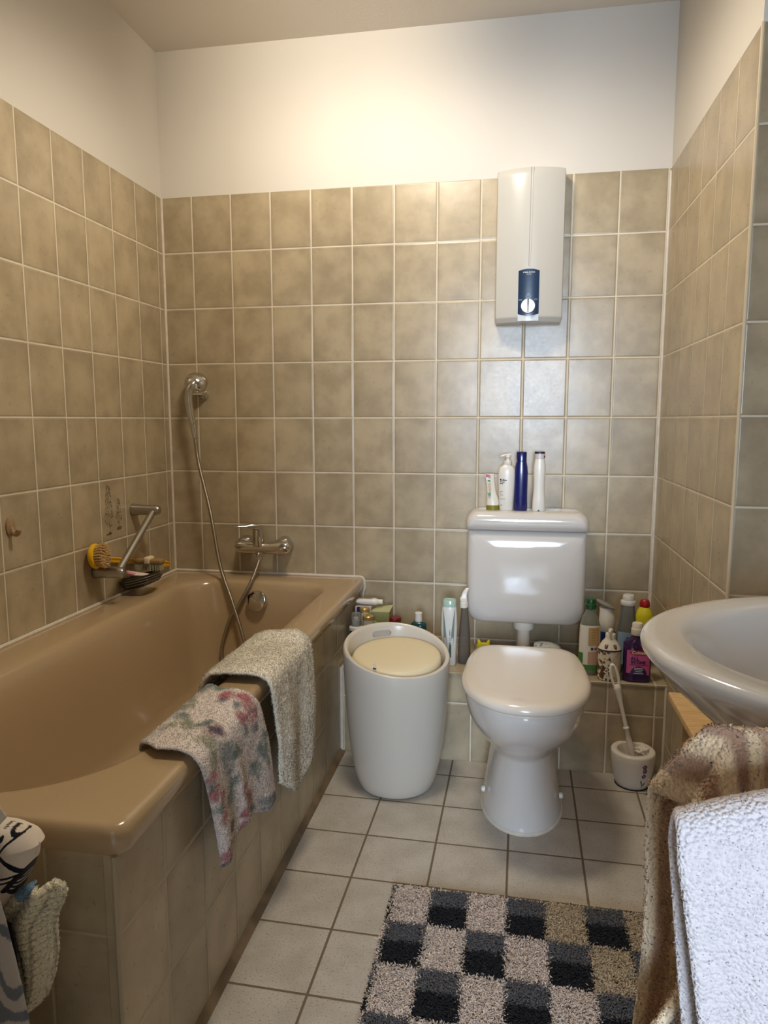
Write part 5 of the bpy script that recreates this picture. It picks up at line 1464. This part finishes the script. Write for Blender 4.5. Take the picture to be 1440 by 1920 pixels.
def seg_d(px, pz, a, b):
    ax, az = a; bx_, bz = b
    t = max(0, min(1, ((px - ax) * (bx_ - ax) + (pz - az) * (bz - az)) / ((bx_ - ax) ** 2 + (bz - az) ** 2 + 1e-12)))
    return math.hypot(px - ax - t * (bx_ - ax), pz - az - t * (bz - az))
wht = np.array(lin((226, 212, 196))); inkc = np.array(lin((14, 15, 30)))
def bag_col(x, z, front):
    c = wht
    if front:
        d = min(seg_d(x, z, a, b) - (.0031 if k_ in (4, 8) else .0015) for k_, s_ in enumerate(segs) for a, b in zip(s_, s_[1:]))
        d = min(d, math.hypot(x - 0.5490, (z - 0.5910) * .8) - .0030)
        if in_poly(x, z, hatch):
            h_ = (x * .95 + z * .32) * 170
            if (h_ - math.floor(h_)) > .36 or z < 0.5190: d = -1
        if d < 0: c = inkc
    return c
edge_x = interp([0.468, 0.48, 0.502, 0.521, 0.539, 0.552, 0.563, 0.57, 0.576, 0.582, 0.587, 0.593, 0.597, 0.599, 0.601, 0.603], [0.528, 0.537, 0.55, 0.561, 0.571, 0.577, 0.58, 0.582, 0.588, 0.583, 0.578, 0.571, 0.562, 0.552, 0.541, 0.532])
Vb, Fb, Cb = [], [], []
na, nz = 420, 240
for i in range(nz + 1):
    z = 0.4680 + 0.1350 * i / nz
    xe = edge_x(z); x0 = .44
    hx_ = (xe - x0) / 2; cx_ = (xe + x0) / 2
    hz = math.sqrt(max(.02, 1 - (2 * i / nz - 1) ** 4))
    for j in range(na):
        a = 2 * PI * j / na
        px = cx_ + hx_ * math.copysign(abs(cos(a)) ** .75, cos(a)); py = -1.80 + .034 * hz * math.copysign(abs(sin(a)) ** .7, sin(a))
        py += .004 * mnoise.noise(Vector((px * 40, z * 40, 1 if sin(a) < 0 else 9)))
        Vb.append((px, py, z)); Cb.append((*bag_col(px, z, sin(a) < .3), 1))
for i in range(nz):
    for j in range(na):
        k2 = (j + 1) % na
        Fb.append((i * na + j, i * na + k2, (i + 1) * na + k2, (i + 1) * na + j))
Fb.append(tuple(reversed(range(na)))); Fb.append(tuple(nz * na + j for j in range(na)))
me = pymesh('bag', Vb, Fb); add_col(me, np.array(Cb))
link('cloth_bundle', me, smooth_cloth, pbg, sharp=180)

# cream terry piece with ribbed frayed edge
tm = thing('cream_terry_cloth', (0.56, -1.79, .40), 'cream ribbed terry cloth with frayed edge hanging below the white cloth with black drawing', 'cloth')
rib_in = interp([.335, .36, .39, .42, .445, .47, .50, .515, .522], [.530, .545, .538, .530, .520, .515, .545, .565, .580])
rib_out = interp([.335, .35, .38, .41, .44, .46, .475, .490, .505, .515, .522], [.568, .574, .586, .592, .594, .596, .603, .611, .617, .614, .600])
def f_terry(u, v):
    z = .335 + .187 * v
    a, b = rib_in(z), rib_out(z)
    x = a + (b - a) * u
    y = -1.795 - .022 * sin(PI * min(1, u * .9 + .1)) + .006 * sin(u * 14 + v * 3) + .0042 * sin(v * 120) * (.3 + .7 * max(0, 1 - abs(u - .62) / .28)) + (.010 if u > .93 else 0)
    return (x, y, z)
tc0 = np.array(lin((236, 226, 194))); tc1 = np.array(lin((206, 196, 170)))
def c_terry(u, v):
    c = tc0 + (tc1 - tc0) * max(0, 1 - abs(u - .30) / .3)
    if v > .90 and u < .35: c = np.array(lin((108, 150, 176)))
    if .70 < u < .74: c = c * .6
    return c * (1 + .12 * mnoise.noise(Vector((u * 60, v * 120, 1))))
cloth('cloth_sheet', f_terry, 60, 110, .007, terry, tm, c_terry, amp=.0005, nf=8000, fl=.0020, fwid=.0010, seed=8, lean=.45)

# blue grey patterned cloth nearest the lens
bc_ = thing('patterned_grey_cloth', (0.56, -1.885, .40), 'light cloth with wavy blue grey pattern hanging at the lower left edge', 'cloth')
pc0 = np.array(lin((178, 168, 160))); pc1 = np.array(lin((98, 102, 112)))
def c_pat(u, v):
    w_ = mnoise.noise(Vector((u * 5, v * 7, 3))) * 1.9 + (u * 1.1 + v * 2.2) * 2.2
    s_ = sin(w_ * 5.2)
    return pc1 if s_ > .25 else pc0
def f_pat(u, v):
    z = .04 + .565 * v
    xr = interp([.04, .25, .42, .50, .55, .59, .605], [.652, .639, .632, .625, .618, .608, .602])(z)
    x = .36 + (xr - .36) * u
    y = -1.893 + .010 * sin(u * 9 + v * 2) + .003 * sin(v * 12)
    return (x, y, z)
cloth('cloth_sheet', f_pat, 110, 200, .004, smooth_cloth, bc_, c_pat)
dk = thing('black_cloth', (0.52, -1.83, .40), 'black cloth hanging between the patterned cloth and the cream terry cloth', 'cloth')
def f_blk(u, v):
    z = .300 + .19 * v
    return (.42 + (interp([.30, .345, .40, .45, .49], [.548, .556, .578, .575, .57])(z) - .42) * u, -1.838 + .006 * sin(u * 10), z)
cloth('cloth_sheet', f_blk, 30, 40, .005, smooth_cloth, dk, lambda u, v: np.array(lin((14, 14, 16))))
wcn = thing('small_white_cloth', (0.50, -1.84, .60), 'corner of a white and grey cloth lying at the left edge beside the tub rim', 'cloth')
def f_wc(u, v):
    z = .590 + .052 * v
    return (.44 + (.567 - .012 * abs(v - .75) * 4 - .44) * u, -1.838 + .006 * sin(u * 8 + 1) + .006 * v, z)
cloth('cloth_sheet', f_wc, 24, 24, .004, smooth_cloth, wcn, lambda u, v: np.array(lin((222, 216, 206))) if v > .55 else np.array(lin((150, 160, 166))))

# ------------------------------------------------------------------ light
w = bpy.data.worlds.new('sky'); SC.world = w; w.use_nodes = True
bgn = w.node_tree.nodes['Background']
bgn.inputs[0].default_value = (.55, .72, 1.0, 1); bgn.inputs[1].default_value = 1.0

def light(name, typ, loc, energy, color, target=None, **kw):
    d_ = bpy.data.lights.new(name, typ); d_.energy = energy; d_.color = color
    for k_, v in kw.items(): setattr(d_, k_, v)
    o = bpy.data.objects.new(name, d_); o.location = loc; COL.objects.link(o)
    if target is not None:
        o.rotation_euler = (Vector(target) - Vector(loc)).to_track_quat('-Z', 'Y').to_euler()
    return o
# daylight at the hall window
light('window_daylight', 'AREA', ((WX0 + WX1) / 2, YH - .16, (WZ0 + WZ1) / 2), 300, (.66, .80, 1.0), ((WX0 + WX1) / 2, 0, 1.4), shape='RECTANGLE', size=.80, size_y=1.28)
# warm ceiling spotlights
light('ceiling_spot', 'SPOT', (.62, -.82, 2.40), 24, (1.0, .88, .71), (.50, 0.0, 2.42), spot_size=math.radians(95), spot_blend=1.0, shadow_soft_size=.05)
light('ceiling_downlight', 'SPOT', (.86, -.92, 2.39), 58, (1.0, .88, .71), (.80, -.50, 0), spot_size=math.radians(168), spot_blend=.5, shadow_soft_size=.15)

# ------------------------------------------------------------------ camera
cam = bpy.data.cameras.new('camera')
cam.sensor_fit = 'VERTICAL'; cam.sensor_height = 36.0; cam.lens = 36.0 * 1332.87 / 1920
cam.clip_start = .02
co = bpy.data.objects.new('camera', cam); COL.objects.link(co); SC.camera = co
yaw, pit, rol = .1796, -.1287, -.0007
fwd = Vector((-sin(yaw) * cos(pit), cos(yaw) * cos(pit), sin(pit)))
r0 = Vector((cos(yaw), sin(yaw), 0)); u0 = r0.cross(fwd)
rt = r0 * cos(rol) + u0 * sin(rol); up = -r0 * sin(rol) + u0 * cos(rol)
mw_ = Matrix(((rt.x, up.x, -fwd.x, 1.1903), (rt.y, up.y, -fwd.y, -2.5783), (rt.z, up.z, -fwd.z, 1.1293), (0, 0, 0, 1)))
co.matrix_world = mw_
SC.view_settings.view_transform = 'Standard'
SC.view_settings.look = 'None'
SC.view_settings.exposure = 0.0
SC.view_settings.gamma = 1.0
SC.view_settings.use_curve_mapping = False
SC.cycles.max_bounces = 10
SC.cycles.diffuse_bounces = 5
SC.cycles.use_adaptive_sampling = True
SC.cycles.use_denoising = True
